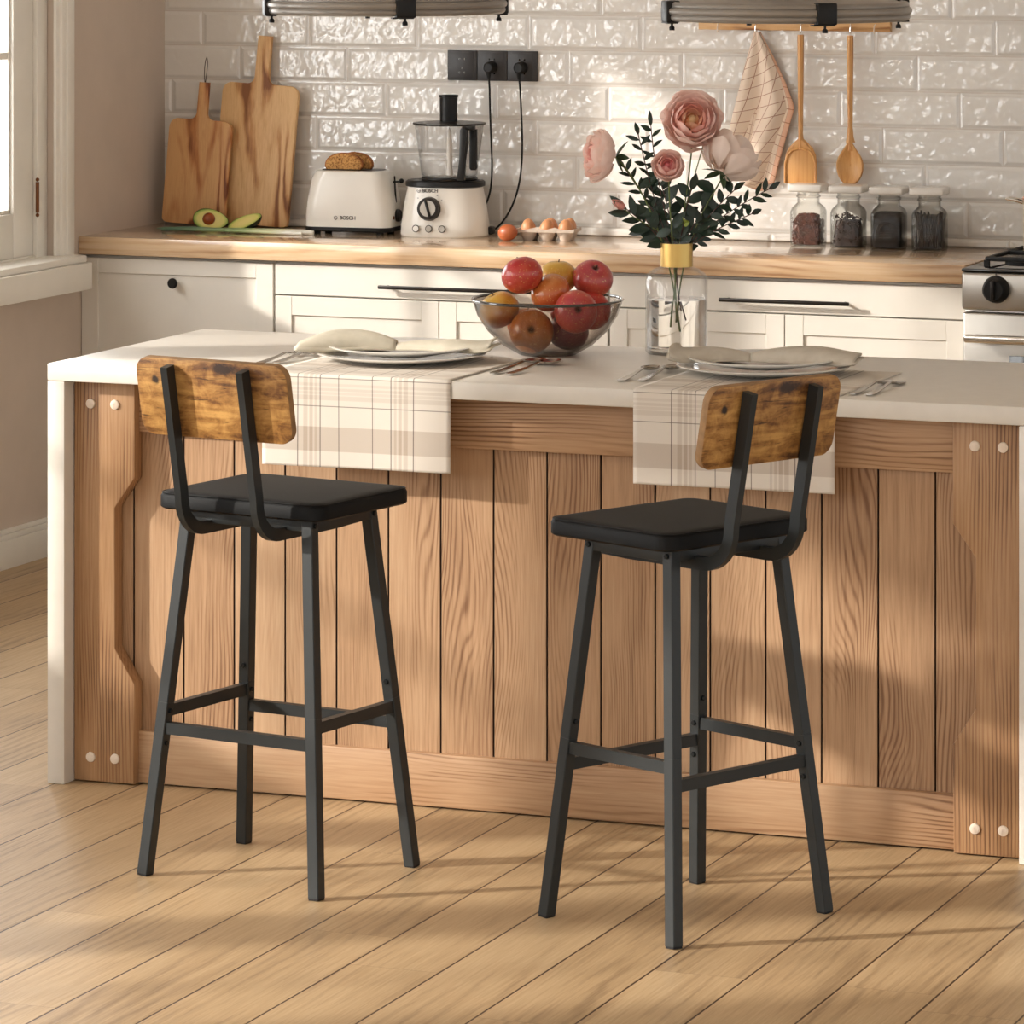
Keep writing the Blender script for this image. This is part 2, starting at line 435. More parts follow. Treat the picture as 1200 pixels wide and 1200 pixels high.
def linen2():
    t = NT('cream_linen'); v = t.coord()
    n = t.noise(v, 220, 3); b = t.noise(v, 30, 2)
    t.set(Base_Color=t.ramp(b, [(.3, '#bfb7a4'), (.7, '#cdc5b3')]), Roughness=.95, Normal=t.bump(t.math('ADD', n, b), .3, .0012))
    return t.m
M['linen_cream'] = linen2()
def petal(name, inner, mid, outer, r0, r1):
    t = NT(name); v = t.coord()
    n = t.n.new('ShaderNodeVectorMath'); n.operation = 'LENGTH'; t.l.new(v, n.inputs[0])
    f = t.sstep(n.outputs['Value'], r0, r1)
    nn = t.noise(v, 60, 2)
    f = t.math('ADD', f, t.math('MULTIPLY_ADD', nn, .3, -.15))
    t.set(Base_Color=t.ramp(f, [(0, inner), (.5, mid), (1, outer)]), Roughness=.6)
    tr = t.n.new('ShaderNodeBsdfTranslucent'); t.l.new(t.b.inputs['Base Color'].links[0].from_socket, tr.inputs[0])
    ms = t.n.new('ShaderNodeMixShader'); ms.inputs[0].default_value = .35
    t.l.new(t.b.outputs[0], ms.inputs[1]); t.l.new(tr.outputs[0], ms.inputs[2]); t.l.new(ms.outputs[0], t.out.inputs[0])
    return t.m
M['petal_big'] = petal('salmon_petals', '#f2cc98', '#fac6ba', '#fde6dd', .004, .060)
M['petal_small'] = petal('pink_petals', '#e98a90', '#f4beb5', '#fbe0d6', .002, .034)
M['petal_side'] = petal('blush_petals', '#f6b8b0', '#fbd8cc', '#fde8de', .0, .055)
M['petal_pale'] = petal('pale_petals', '#f3d8b8', '#f7e2d3', '#faeae0', .01, .07)
M['bud'] = plain('bud_pink', '#c98478', .5, var=.2, vs=90)
def fruit(name, a, b, c, seed):
    t = NT(name); v = t.vmath('ADD', t.coord(), (seed*3.1, seed*1.7, seed))
    x, y, z = t.sep(t.coord())
    n = t.noise(v, 16, 3, .5); sp = t.noise(v, 230, 1)
    f = t.math('ADD', t.math('MULTIPLY', n, .75), t.math('MULTIPLY_ADD', z, 5., .12))
    col = t.ramp(f, [(.25, a), (.5, b), (.75, c)])
    col = t.mix(t.math('MULTIPLY', t.sstep(sp, .64, .72), .5), col, hexc('#e6c77c'))
    cv = t.vmath('MULTIPLY', t.coord(), (1, 1, 1)); l = t.n.new('ShaderNodeVectorMath'); l.operation = 'LENGTH'
    t.l.new(t.comb(x, y, 0.), l.inputs[0])
    k = t.math('MULTIPLY', t.math('SUBTRACT', 1., t.sstep(l.outputs['Value'], .004, .011)), .85)
    col = t.mix(k, col, hexc('#3a2412'))
    t.set(Base_Color=col, Roughness=.28); t.b.inputs['Coat Weight'].default_value = .3
    return t.m
M['fr'] = [fruit('apple_skin_red', '#cf5a35', '#bd3a30', '#b02f38', 1), fruit('apple_skin_yellow', '#a8512c', '#d0983a', '#dcb64e', 2),
           fruit('apple_skin_orange', '#bb4a2e', '#c4652f', '#c97a3c', 3), fruit('apple_skin_blush', '#cf6840', '#be4a3c', '#b04048', 4),
           fruit('apple_skin_brown', '#7d5424', '#a9622a', '#b97a34', 5), fruit('apple_skin_dark', '#6d2430', '#7a2733', '#8a2c34', 6)]
def water():
    t = NT('water'); t.b.inputs['Transmission Weight'].default_value = 1; t.b.inputs['IOR'].default_value = 1.33
    t.set(Base_Color=t.ramp(t.noise(t.coord(), 3, 1), [(0, '#f8f6f2'), (1, '#fdfcfa')]), Roughness=.0); return t.m
M['water'] = water()
def bread():
    t = NT('bread_crumb'); n = t.noise(t.coord(), 160, 3, .7)
    t.set(Base_Color=t.ramp(n, [(.35, '#6b3f1a'), (.5, '#c08b4e'), (.75, '#dbab6c')]), Roughness=.9, Normal=t.bump(n, .6, .002)); return t.m
M['bread'] = bread()
M['crust'] = plain('bread_crust', '#a8652e', .7, var=.2, vs=40, bump=.3)
def avo():
    t = NT('avocado_flesh'); x, y, z = t.sep(t.coord())
    l = t.n.new('ShaderNodeVectorMath'); l.operation = 'LENGTH'
    t.l.new(t.comb(t.math('MULTIPLY', x, 1/.055), t.math('MULTIPLY', y, 1/.034), 0.), l.inputs[0])
    t.set(Base_Color=t.ramp(l.outputs['Value'], [(.3, '#e9d98a'), (.75, '#dcd47c'), (.93, '#9db04a'), (1, '#5d7a2c')]), Roughness=.45)
    return t.m
M['avo'] = avo()
M['avo_skin'] = plain('avocado_skin', '#1b2a16', .45, var=.3, vs=90, bump=.6, bscale=160)
M['pit'] = plain('avocado_pit', '#9c4a1e', .3, var=.15, vs=50)
def scal():
    t = NT('scallion'); x, y, z = t.sep(t.coord())
    t.set(Base_Color=t.ramp(t.math('MULTIPLY_ADD', x, 2.2, .5), [(.1, '#5f8068'), (.55, '#8fa566'), (.78, '#dfe0b4'), (.9, '#f0ece0')]), Roughness=.4); return t.m
M['scallion'] = scal()
M['beans'] = plain('brown_beans', '#5c2f1e', .35, var=.3, vs=60)
M['anise'] = plain('star_anise', '#352019', .5, var=.3, vs=60)
M['ground'] = plain('dark_grounds', '#241b18', .9, var=.3, vs=90, bump=.6, bscale=300)
M['vanilla'] = plain('vanilla_pods', '#2c201b', .5, var=.3, vs=60)
M['emboss'] = thin_glass('embossed_glass', (.75, .7, .66, 1), 3.0, .12, .2)
M['lid'] = plain('white_lid', '#e3ded6', .3, .0, var=.02, coat=.4)
M['text'] = plain('print_dark', '#4a433d', .5)
M['dial_face'] = plain('dial_grey', '#b9b3aa', .3, .6)
M['light_button'] = plain('button_white', '#f5f2ec', .3)

# ================================================================ SETTING
WX, WY = -5.94, 12.24           # left wall face, back wall face
CEIL = 2.75
struct(obj('floor', MB().box(WX-.2, 3.2, -1.2, WY+.1, -.06, 0), M['floor'], smooth=False))
struct(obj('wall_back', MB().box(WX-.2, 3.2, WY, WY+.12, 0, CEIL), M['tiles'], smooth=False))
struct(obj('ceiling', MB().box(WX-.2, 3.2, 2.6, WY+.12, CEIL, CEIL+.1), M['ceiling'], smooth=False))
struct(obj('trim_1', MB().box(WX, 3.2, WY-.012, WY, .921, .944, .004), M['tiles'], smooth=False), 'glazed bullnose strip between tiles and worktop')
# left wall with three window openings
WIN = [(9.38, 11.50), (4.85, 8.75), (1.9, 4.3)]
ZS, ZT = .86, 2.33
mb = MB(); wt = .2
edges = sorted([WY+.12] + [e for w in WIN for e in w] + [-1.2])
for i in range(0, len(edges), 2): mb.box(WX-wt, WX, edges[i], edges[i+1], 0, CEIL)
for a, b in WIN:
    mb.box(WX-wt, WX, a, b, 0, ZS); mb.box(WX-wt, WX, a, b, ZT, CEIL)
struct(obj('wall_left', mb, M['wall'], smooth=False))
for n, (a, b) in enumerate(WIN, 1):
    w = bpy.data.objects.new('window_%d' % n, None); COL.objects.link(w); w['kind'] = 'structure'
    xs = WX-.035                                  # face of the sashes
    f = MB()                                      # fixed frame
    f.box(xs-.06, xs+.012, b-.066, b+.0, ZS, ZT, .004); f.box(xs-.06, xs+.012, a, a+.066, ZS, ZT, .004)
    f.box(xs-.06, xs+.012, a, b, ZT-.06, ZT, .004); f.box(xs-.06, xs+.005, a, b, ZS-.0, ZS+.02, .004)
    obj('window_frame', f, M['white_paint'], w)
    c = MB()                                      # moulded casing on the wall
    for y0, y1, d in ((b-.012, b+.10, .012), (b+.008, b+.088, .022), (b+.03, b+.066, .028), (a-.10, a+.012, .012), (a-.088, a-.008, .022), (a-.066, a-.03, .028)):
        c.box(WX, WX+d, y0, y1, ZS, ZT+.10, .004)
    c.box(WX, WX+.02, a-.10, b+.10, ZT, ZT+.10, .004)
    obj('casing', c, M['white_paint'], w)
    s = MB(); s.box(WX-.10, WX+.075, a-.10, b+.065, ZS-.008, ZS+.014, .006)
    obj('window_sill', s, M['white_paint'], w)
    s = MB(); s.box(WX-.0, WX+.088, a-.10, b+.072, ZS-.087, ZS-.008, .003)
    obj('sill_apron', s, M['white_paint'], w)
    ns = max(2, round((b-a)/1.0)); sw_ = (b-a-.132)/ns
    for k in range(ns):
        y0, y1 = a+.066+k*sw_+.002, a+.066+(k+1)*sw_-.002
        q = MB(); st = .125
        q.box(xs-.045, xs, y0, y0+st, ZS+.02, ZT-.06, .003); q.box(xs-.045, xs, y1-st, y1, ZS+.02, ZT-.06, .003)
        q.box(xs-.045, xs, y0+st, y1-st, ZS+.02, ZS+.15, .003); q.box(xs-.045, xs, y0+st, y1-st, ZT-.17, ZT-.06, .003)
        g0, g1 = y0+st, y1-st
        for (p0, p1, r0, r1) in ((g0, g0+.012, ZS+.15, ZT-.17), (g1-.012, g1, ZS+.15, ZT-.17), (g0, g1, ZS+.15, ZS+.162), (g0, g1, ZT-.182, ZT-.17)):
            q.box(xs-.03, xs-.010, p0, p1, r0, r1, .003)
        zm = (ZS+.15)*.60+(ZT-.17)*.40
        q.box(xs-.035, xs-.012, g0, g1, zm-.011, zm+.011, .003)
        q.box(xs-.035, xs-.012, (g0+g1)/2-.011, (g0+g1)/2+.011, ZS+.15, ZT-.17, .003)
        sash = obj('sash', q, M['white_paint'], w)
        obj('glass', MB().box(xs-.03, xs-.026, g0, g1, ZS+.15, ZT-.17), M['pane'], sash, smooth=False)
        hy = y1+.001 if k % 2 else y0-.001
        for hz in (ZS+.19, ZT-.25):
            h = MB().tube([(xs+.013, hy, hz-.045), (xs+.013, hy, hz+.045)], .0055, 10)
            h.sphere((xs+.013, hy, hz+.052), .006, seg=10).sphere((xs+.013, hy, hz-.052), .006, seg=10)
            obj('hinge', h, M['brass'], sash)
b = MB(); b.box(WX, WX+.022, -1.2, 11.67, 0, .082, .002).box(WX, WX+.015, -1.2, 11.67, .082, .098, .003).box(WX, WX+.009, -1.2, 11.67, .098, .112, .003)
struct(obj('baseboard_left', b, M['white_paint']), 'white stepped baseboard under the windows')

# ================================================================ BACK RUN OF CABINETS
CY = 11.67; CB = WY-.001
def carcass(x0, x1): return MB().box(x0, x1, CY+.021, CB, .10, .862).box(x0, x1, CY+.075, CB, 0, .10)
def shaker(x0, x1, z0, z1, sw=.053, rw=.056):
    q = MB(); y0, y1 = CY, CY+.02
    q.box(x0, x0+sw, y0, y1, z0, z1, .0012, 1); q.box(x1-sw, x1, y0, y1, z0, z1, .0012, 1)
    q.box(x0+sw, x1-sw, y0+.0005, y1, z1-rw, z1, .0012, 1); q.box(x0+sw, x1-sw, y0+.0005, y1, z0, z0+rw, .0012, 1)
    q.box(x0+sw, x1-sw, y0+.006, y1, z0+rw, z1-rw)
    return q
kc = thing('base_cabinet', 'narrow off-white base cabinet with a round black knob, in the corner by the window wall', 'cabinet')
obj('body', carcass(-5.939, -5.3095), M['cabinet'], kc, smooth=False)
d = obj('door', shaker(-5.9385, -5.3115, .115, .857, .055, .045), M['cabinet'], kc)
kn = MB().lathe([(0, -.027), (.012, -.027), (.0155, -.023), (.0155, -.018), (.008, -.013), (.006, -.001)], 24, M=Matrix.Translation((-5.628, CY, .79)) @ Matrix.Rotation(R(-90), 4, 'X'))
obj('knob', kn, M['plastic_black'], d)
def wide_cab(x0, x1, h0, h1, label):
    t = thing('base_cabinet', label, 'cabinet')
    obj('body', carcass(x0, x1), M['cabinet'], t, smooth=False)
    dr = obj('drawer', MB().box(x0+.002, x1-.002, CY, CY+.02, .768, .857, .0012, 1), M['cabinet'], t)
    hb = MB().box(h0, h1, CY-.036, CY-.027, .797, .808, .003); 
    for hx in (h0+.02, h1-.02): hb.cyl((hx, CY-.03, .8025), (hx, CY, .8025), .004, 10)
    obj('handle', hb, M['handle_dark'], dr)
    m = (x0+x1)/2
    for a, b_ in ((x0+.002, m-.0015), (m+.0015, x1-.002)):
        obj('door', shaker(a, b_, .115, .764), M['cabinet'], t)
    return t
wide_cab(-5.3065, -4.2655, -4.964, -4.552, 'wide off-white base cabinet under the toaster, long dark bar handle on its drawer')
wide_cab(-4.2625, -3.2165, -3.924, -3.542, 'wide off-white base cabinet beside the stove, under the spice jars, bar handle on its drawer')
w = thing('wooden_worktop', 'glossy light butcher-block worktop along the tiled wall', 'worktop')
obj('slab', MB().box(WX+.001, -3.2135, CY-.02, WY-.0005, .867, .92, .003), M['butcher'], w)

# ================================================================ STOVE
st = thing('stove', 'stainless steel stove with black knobs, cut off at the right edge', 'stove')
SX0, SX1, SF = -3.209, -2.50, 11.60
obj('body', MB().box(SX0, SX1, SF+.03, WY-.02, .04, .905, .004), M['steel'], st)
obj('control_panel', MB().box(SX0, SX1, SF-.005, SF+.032, .803, .908, .010, 3), M['steel'], st)
obj('hob', MB().box(SX0-.0, SX1, SF-.003, WY-.02, .908, .917, .003), M['black_glass'], st)
od = MB().box(SX0+.002, SX1-.002, SF, SF+.032, .18, .797, .008, 3)
odo = obj('oven_door', od, M['steel'], st)
obj('door_window', MB().box(SX0+.135, SX1-.135, SF-.003, SF+.001, .30, .682, .001), M['black_glass'], odo)
hb = MB().box(SX0+.02, SX1-.02, SF-.06, SF-.042, .718, .742, .007, 3)
for hx in (SX0+.05, SX1-.05): hb.box(hx-.012, hx+.012, SF-.045, SF+.002, .722, .738, .003)
obj('handle', hb, M['chrome'], odo)
obj('badge', MB().box(SX0+.20, SX1-.20, SF-.002, SF+.001, .750, .762), M['black_glass'], odo)
obj('drawer', MB().box(SX0+.002, SX1-.002, SF, SF+.032, .05, .172, .006), M['steel'], st)
for i in range(5):
    kx = SX0+.099+i*.128
    kb = MB().lathe([(0, -.034), (.026, -.034), (.032, -.028), (.036, -.006), (.038, 0)], 32, M=Matrix.Translation((kx, SF-.005, .862)) @ Matrix.Rotation(R(-90), 4, 'X'))
    ko = obj('knob', kb, M['plastic_black'], st)
    obj('pointer', MB().box(kx-.005, kx+.005, SF-.052, SF-.036, .835, .889, .003), M['handle_dark'], ko)
    obj('tick_mark', MB().box(kx-.0012, kx+.0012, SF-.0062, SF-.0045, .901, .9065), M['text'], st)
g = MB()
for k in range(2):
    gx = SX0+.05+k*.32
    for yy in (11.68, 11.9, 12.12): g.box(gx, gx+.29, yy-.006, yy+.006, .932, .944, .003)
    for xx in (gx, gx+.145, gx+.29): g.box(xx-.006, xx+.006, 11.68, 12.12, .932, .9435, .003)
    for xx in (gx, gx+.29):
        for yy in (11.68, 12.12): g.box(xx-.007, xx+.007, yy-.007, yy+.007, .917, .934)
obj('pan_support', g, M['iron'], st)
for bx, by in ((-3.085, 11.79), (-3.085, 12.01), (-2.76, 11.79), (-2.76, 12.01)):
    obj('burner', MB().lathe([(0, .0), (.05, .0), (.05, .008), (.036, .013), (0, .013)], 28, (bx, by, .917)), M['iron'], st)
pt = thing('cooking_pot', 'tall cream enamel pot with copper rim on the stove, at the right edge', 'pot', (-3.0, 11.87, .944))
obj('body', MB().lathe([(0, 0), (.095, 0), (.102, .006), (.102, .15), (.098, .15), (.096, .01), (0, .008)], 56), M['pan'], pt)
obj('rim', MB().torus(.102, .004, (0, 0, .151)), M['copper'], pt)
for s in (-1, 1):
    hp = MB().tube([(s*.10, -.025, .138), (s*.125, -.024, .145), (s*.15, -.014, .147), (s*.156, 0, .147), (s*.15, .014, .147), (s*.125, .024, .145), (s*.10, .025, .138)], .0045, 8)
    obj('handle', hp, M['chrome'], pt)

# ================================================================ KITCHEN ISLAND
isl = thing('kitchen_island', 'long kitchen island with pale stone waterfall worktop over oak plank front', 'kitchen island')
IX0, IX1, IY0, IY1 = -4.43, -2.202, 8.54, 9.33
obj('worktop', MB().box(IX0, IX1, IY0, IY1, .882, .92, .003), M['stone'], isl)
obj('side_panel', MB().box(IX0, IX0+.042, IY0+.0005, IY1-.0005, 0, .8818, .003), M['stone'], isl)
obj('side_panel', MB().box(IX1-.042, IX1, IY0+.0005, IY1-.0005, 0, .8818, .003), M['stone'], isl)
ix0, ix1 = IX0+.0425, IX1-.0425
obj('cabinet_body', MB().box(ix0, ix1, 8.645, 9.26, .0, .8815), M['cabinet'], isl, smooth=False)
pk = MB(); a = -3.897-.1213*5
while a < ix1:
    p0, p1 = max(a+.0011, ix0), min(a+.1213-.0011, ix1)
    if p1 > ix0+.01: pk.box(p0, p1, 8.626, 8.644, .02, .88, .0012, 1)
    a += .1213
obj('plank_panel', pk, M['plank'], isl)
obj('top_rail', MB().box(ix0+.002, ix1-.002, 8.607, 8.626, .771, .8815, .0015), M['rail'], isl)
obj('bottom_rail', MB().box(ix0+.002, ix1-.002, 8.607, 8.626, .004, .116, .0015), M['rail'], isl)
pts = [(0, .003), (.146, .003), (.148, .222), (.1, .298), (.1, .605), (.148, .672), (.148, .881), (0, .881)]
for side in (0, 1):
    q = [(ix0+.001+u if side == 0 else ix1-.001-u, z) for u, z in pts]
    if side: q = q[::-1]
    po = obj('corner_post', MB().prism(q, 8.583, 8.625, 'xz', .004), M['post'], isl)
    for u in (.043, .102):
        for z in (.056, .831):
            x = ix0+u if side == 0 else ix1-u
            cap = MB().lathe([(0, -.005), (.007, -.005), (.0105, -.0035), (.011, 0)], 20, M=Matrix.Translation((x, 8.583, z)) @ Matrix.Rotation(R(-90), 4, 'X'))
            cap.box(x-.005, x+.005, 8.5775, 8.5795, z-.0007, z+.0007); cap.box(x-.0007, x+.0007, 8.5775, 8.5795, z-.005, z+.005)
            obj('screw_cap', cap, M['peg'], po)

# ================================================================ BAR STOOLS
def make_stool(label):
    t = thing('bar_stool', label, 'bar stool', group='black metal bar stools at the island')
    # seat cushion
    s = MB(); prof = [(.0, -.030), (.004, -.034), (.5, -.034)]
    base = rrect(.40, .335, .035, 8, 0, .018)
    rows = [(-.006, .727), (.000, .731), (.0, .752), (-.004, .7585), (-.012, .7615), (-.03, .7625)]
    rings = []
    for off, z in [(-.012, .7262)] + rows:
        w_, h_ = .40+2*off, .335+2*off
        rings.append([s.bm.verts.new((x, y, z)) for x, y in rrect(w_, h_, max(.006, .035+off), 8, 0, .018)])
    for A, B in zip(rings, rings[1:]):
        n = len(A)
        for i in range(n): s.bm.faces.new((A[i], A[(i+1) % n], B[(i+1) % n], B[i]))
    s.bm.faces.new(rings[0][::-1]); s.bm.faces.new(rings[-1])
    seat = obj('seat', s, M['leather'], t, ang=50)
    pip = rrect(.392, .327, .031, 8, 0, .018); pip.append(pip[0])
    obj('piping', MB().tube([(x, y, .7583) for x, y in pip], .0018, 6, cap=False), M['leather'], seat)
    # frame under the seat
    fr = MB()
    for v in (-.108, .108): fr.box(-.155, .155, v-.0085, v+.0085, .702, .726, .001)
    for u in (-.149, .149): fr.box(u-.0085, u+.0085, -.108, .108, .702, .726, .001)
    obj('seat_frame', fr, M['metal_black'], t)
    # legs: 25 mm square tube, two pieces with a seam
    sq = [(-1, -1), (1, -1), (1, 1), (-1, 1)]
    sqb = [(-1, -.86), (-.86, -1), (.86, -1), (1, -.86), (1, .86), (.86, 1), (-.86, 1), (-1, .86)]
    def lp(su, sv, z): m = z/.72; return Vector((su*(.206-.061*m), sv*(.1706-.0665*m), z))
    for su in (-1, 1):
        for sv in (-1, 1):
            l = MB()
            l.tube([lp(su, sv, 0.004), lp(su, sv, .342)], .0125, sect=sqb, up=(1, 0, 0))
            l.tube([lp(su, sv, .3432), lp(su, sv, .7245)], .0125, sect=sqb, up=(1, 0, 0))
            l.tube([lp(su, sv, .335), lp(su, sv, .35)], .0115, sect=sq, up=(1, 0, 0))
            leg = obj('leg', l, M['metal_black'], t, ang=20)
            obj('foot_cap', MB().tube([lp(su, sv, 0), lp(su, sv, .006)], .0118, sect=sqb, up=(1, 0, 0)), M['plastic_black'], leg)
            for z, dr in ((.262, (-su, 0, 0)), (.375, (0, -sv, 0)), (.325, (-su, 0, 0)), (.713, (su, 0, 0))):
                p = lp(su, sv, z); dr = Vector(dr)
                obj('bolt', MB().tube([p+dr*.011, p+dr*.0155, p+dr*.0165, p+dr*.0166], [.0055, .0055, .0045, .0025], 12), M['bolt'], leg)
    bar = [(-1, -.6), (1, -.6), (1, .6), (-1, .6)]
    for sv in (-1, 1):
        a_, b_ = lp(-1, sv, .292), lp(1, sv, .292); a_.x += .012; b_.x -= .012
        obj('footrest_bar', MB().tube([a_, b_], .0115, sect=[(-.75, -1), (.75, -1), (.75, 1), (-.75, 1)], up=(0, 0, 1)), M['metal_black'], t, ang=20)
    for su in (-1, 1):
        a_, b_ = lp(su, -1, .325), lp(su, 1, .325); a_.y += .012; b_.y -= .012
        obj('side_bar', MB().tube([a_, b_], .0115, sect=[(-.75, -1), (.75, -1), (.75, 1), (-.75, 1)], up=(0, 0, 1)), M['metal_black'], t, ang=20)
    # backrest supports: square tube bending under the seat
    for su in (-1, 1):
        path = [(su*.09, -.2555, 1.026), (su*.09, -.2075, .775)]
        c0, r = Vector((su*.09, -.1385, .764)), .068
        for k in range(1, 11):
            a_ = R(170 + k*10*1.0); path.append((su*.09, c0.y+r*math.cos(R(180+9*k)), c0.z+r*math.sin(R(180+9*k))))
        path += [(su*.09, .06, .696), (su*.09, .15, .699)]
        sp = obj('back_support', MB().tube(path, .0125, sect=[(-1, -.62), (1, -.62), (1, .62), (-1, .62)], up=(0, 1, .001) if False else None), M['metal_black'], t, ang=25)
        for z in (.905, .99):
            y = -.2075-(z-.775)/.251*.048
            n = Vector((0, -.982, -.188)).normalized()
            p = Vector((su*.09, y, z))
            obj('bolt', MB().tube([p+n*.007, p+n*.0110, p+n*.0120, p+n*.0121], [.0062, .0062, .005, .0025], 14), M['bolt'], sp)
    # backrest board
    th_ = math.atan2(.048, .251)
    bd = MB().prism(rrect(.36, .158, .030, 8, 0, 0), -.0085, .0085, 'xz', .0018)
    Mx = Matrix.Translation((0, -.2175, .963)) @ Matrix.Rotation(th_, 4, 'X')
    bd.xf(Mx)
    o = obj('backrest', bd, [M['rustic'], M['rustic_edge']], t, ang=40)
    nrm = Vector((0, math.cos(th_), math.sin(th_)))
    for p in o.data.polygons:
        if abs(p.normal.dot(nrm)) < .5: p.material_index = 1
    return t
stool = make_stool('black bar stool with rustic board backrest, standing left, in front of the left placemat')
stool.location = (-3.606, 7.9526, 0); stool.rotation_euler = (0, 0, -.18035)
dup(stool, (-2.7282, 7.8971, 0), 1.12827, 'black bar stool turned sideways, with rustic board backrest in front of the right placemat')

# ================================================================ PENDANT LAMPS
def lamp(x, y, z, rz, label):
    t = thing('pendant_lamp', label, 'lamp', (x, y, z), rz, group='round metal pendant lamps over the island')
    r = MB(); r.torus(.258, .0085, (0, 0, -.009), 96).torus(.262, .0085, (0, 0, .004), 96).torus(.256, .008, (0, 0, .016), 96)
    obj('rim', r, M['lamp_metal'], t)
    sh = MB().lathe([(.257, .014), (.25, .020), (.235, .026), (.165, .034), (.15, .040), (.13, .075), (.08, .105), (.03, .115), (.0, .116),
                     (.0, .112), (.03, .111), (.078, .101), (.126, .072), (.146, .036), (.165, .029), (.235, .021), (.25, .008)], 96)
    obj('shade', sh, M['lamp_metal'], t)
    obj('cord', MB().tube([(0, 0, .114), (0, 0, CEIL-z-.02)], .004, 8), M['plastic_black'], t)
    obj('ceiling_rose', MB().lathe([(0, CEIL-z-.03), (.045, CEIL-z-.028), (.055, CEIL-z-.001), (0, CEIL-z-.0005)], 32), M['lamp_metal'], t)
    obj('bulb', MB().sphere((0, 0, .055), .03, seg=20).cyl((0, 0, .08), (0, 0, .108), .016, 16), M['ceramic'], t)
    for k in range(4):
        a_ = R(90*k-90); c = MB()
        Mx = Matrix.Rotation(a_, 4, 'Z')
        c.box(.243, .2745, -.022, .022, -.0205, .0265, .004, 2, M=Mx)
        c.box(.247, .271, -.030, .018, -.0225, -.0195, .001, 1, M=Mx)
        co = obj('clip', c, M['plastic_black'], t)
        s_ = MB().cyl((.256, 0, -.020), (.256, 0, -.029), .003, 8).lathe([(0, -.037), (.006, -.037), (.006, -.031), (.004, -.028), (0, -.028)], 12, (.256, 0, 0)).xf(Mx)
        obj('screw', s_, M['plastic_black'], co)
    return t
lamp(-3.798, 8.95, 1.7, R(21.3+11), 'metal pendant lamp hanging above the left stool')
lamp(-2.865, 8.95, 1.695, R(21.3+15), 'metal pendant lamp hanging in front of the wooden peg rail, at right')

# ================================================================ ON THE ISLAND
ZI = .92
def placemat(x0, y1, label):
    wd = .436; edge = IY0-.0025; drop = .193
    arc = .0075
    def pos(u, v):
        s = v*(drop+arc+(y1-edge))
        if s < drop: y = edge; z = ZI+.0022-.004-drop+s; y -= .002*math.sin(u*9)*(1-s/drop)
        elif s < drop+arc:
            a_ = (s-drop)/arc*PI/2; y = edge+.0045*(1-math.cos(a_)); z = ZI-.0018+.0040*math.sin(a_)
        else: y = edge+.0045+(s-drop-arc); z = ZI+.0022
        return Vector((x0+u*wd, y, z))
    m = MB().grid(40, 120, pos, uv=lambda u, v: (u*wd, v*(drop+arc+(y1-edge))))
    o = obj('placemat', m, M['plaid'], ang=None); solidify(o, .0014, 0)
    return tag(o, label, 'placemat', 'plaid linen placemats')
placemat(-3.911, 8.99, 'plaid linen placemat hanging over the island edge, behind the left stool')
placemat(-3.065, 9.02, 'plaid linen placemat hanging over the island edge, behind the right stool')
PROF1 = [(0, 0), (.095, 0), (.105, .002), (.15, .010), (.186, .0175), (.187, .0195), (.184, .0205), (.15, .0135), (.105, .006), (.095, .004), (0, .004)]
PROF2 = [(r*.86, z) for r, z in PROF1]
def plates(x, y, w1, w2):
    z = ZI+.003
    for pr, zz, lab in ((PROF1, z, 'large lower'), (PROF2, z+.0145, 'smaller upper')):
        o = obj('dinner_plate', MB().lathe(pr, 72), M['ceramic'], loc=(x, y, zz), ang=60)
        tag(o, 'white %s dinner plate of the stack on %s' % (lab, w1), 'plate', 'white dinner plates')
plates(-3.715, 8.845, 'the left placemat', 0)
plates(-2.90, 8.90, 'the right placemat', 0)
# napkins: folded cloth gathered in the middle, fanning to two lobes
def napkin(x, y, rz, left, right, mat, label, sc_=1., curl=0.02, z0=.0):
    def lobe(dirx, L, spread, height, tip, k=1.0, lift=0.):
        def fn(u, v):
            rr = (.010+spread*u**.75)*k; a_ = PI*(1.12-1.24*v)
            e = max(0, u-.72)/.28
            x = dirx*L*(u*k**.3+.05*math.sin(v*PI)*u)
            y = rr*math.cos(a_)*1.15 + .010*math.sin(u*4.2)
            z = .004+lift+(.006+height*math.sin(PI*min(1, .12+u*.80)))*max(0, math.sin(a_))**.8*k + tip*e*e*(.25+.75*v) + .003*math.sin(u*7+v*5)*u
            return Vector((x, y, max(z, .0035+lift)))
        return fn
    def fold(dirx, p):
        m.grid(36, 26, lobe(dirx, *p)); m.grid(30, 22, lobe(dirx, *p[:3], p[3]*.6, k=.80))
        m.grid(24, 14, lobe(dirx, p[0]*1.02, p[1]*1.15, p[2]*.22, p[3]*.5))
    m = MB(); fold(-1, left); fold(1, right)
    o = obj('cloth_napkin', m, mat, ang=None, loc=(x, y, z0)); o.rotation_euler = (0, 0, rz); solidify(o, .003, 0)
    return tag(o, label, 'napkin')
zp = ZI+.003+.0145+.004
napkin(-3.73, 8.85, R(10), (.20, .058, .034, .0), (.215, .030, .016, .030), M['linen_cream'], 'cream linen napkin folded loosely on the left plates', z0=zp+.002)
napkin(-2.93, 8.91, R(10), (.165, .040, .020, .032), (.225, .045, .026, .012), M['linen'], 'grey linen napkin with spread corners on the right plates', z0=zp+.002)

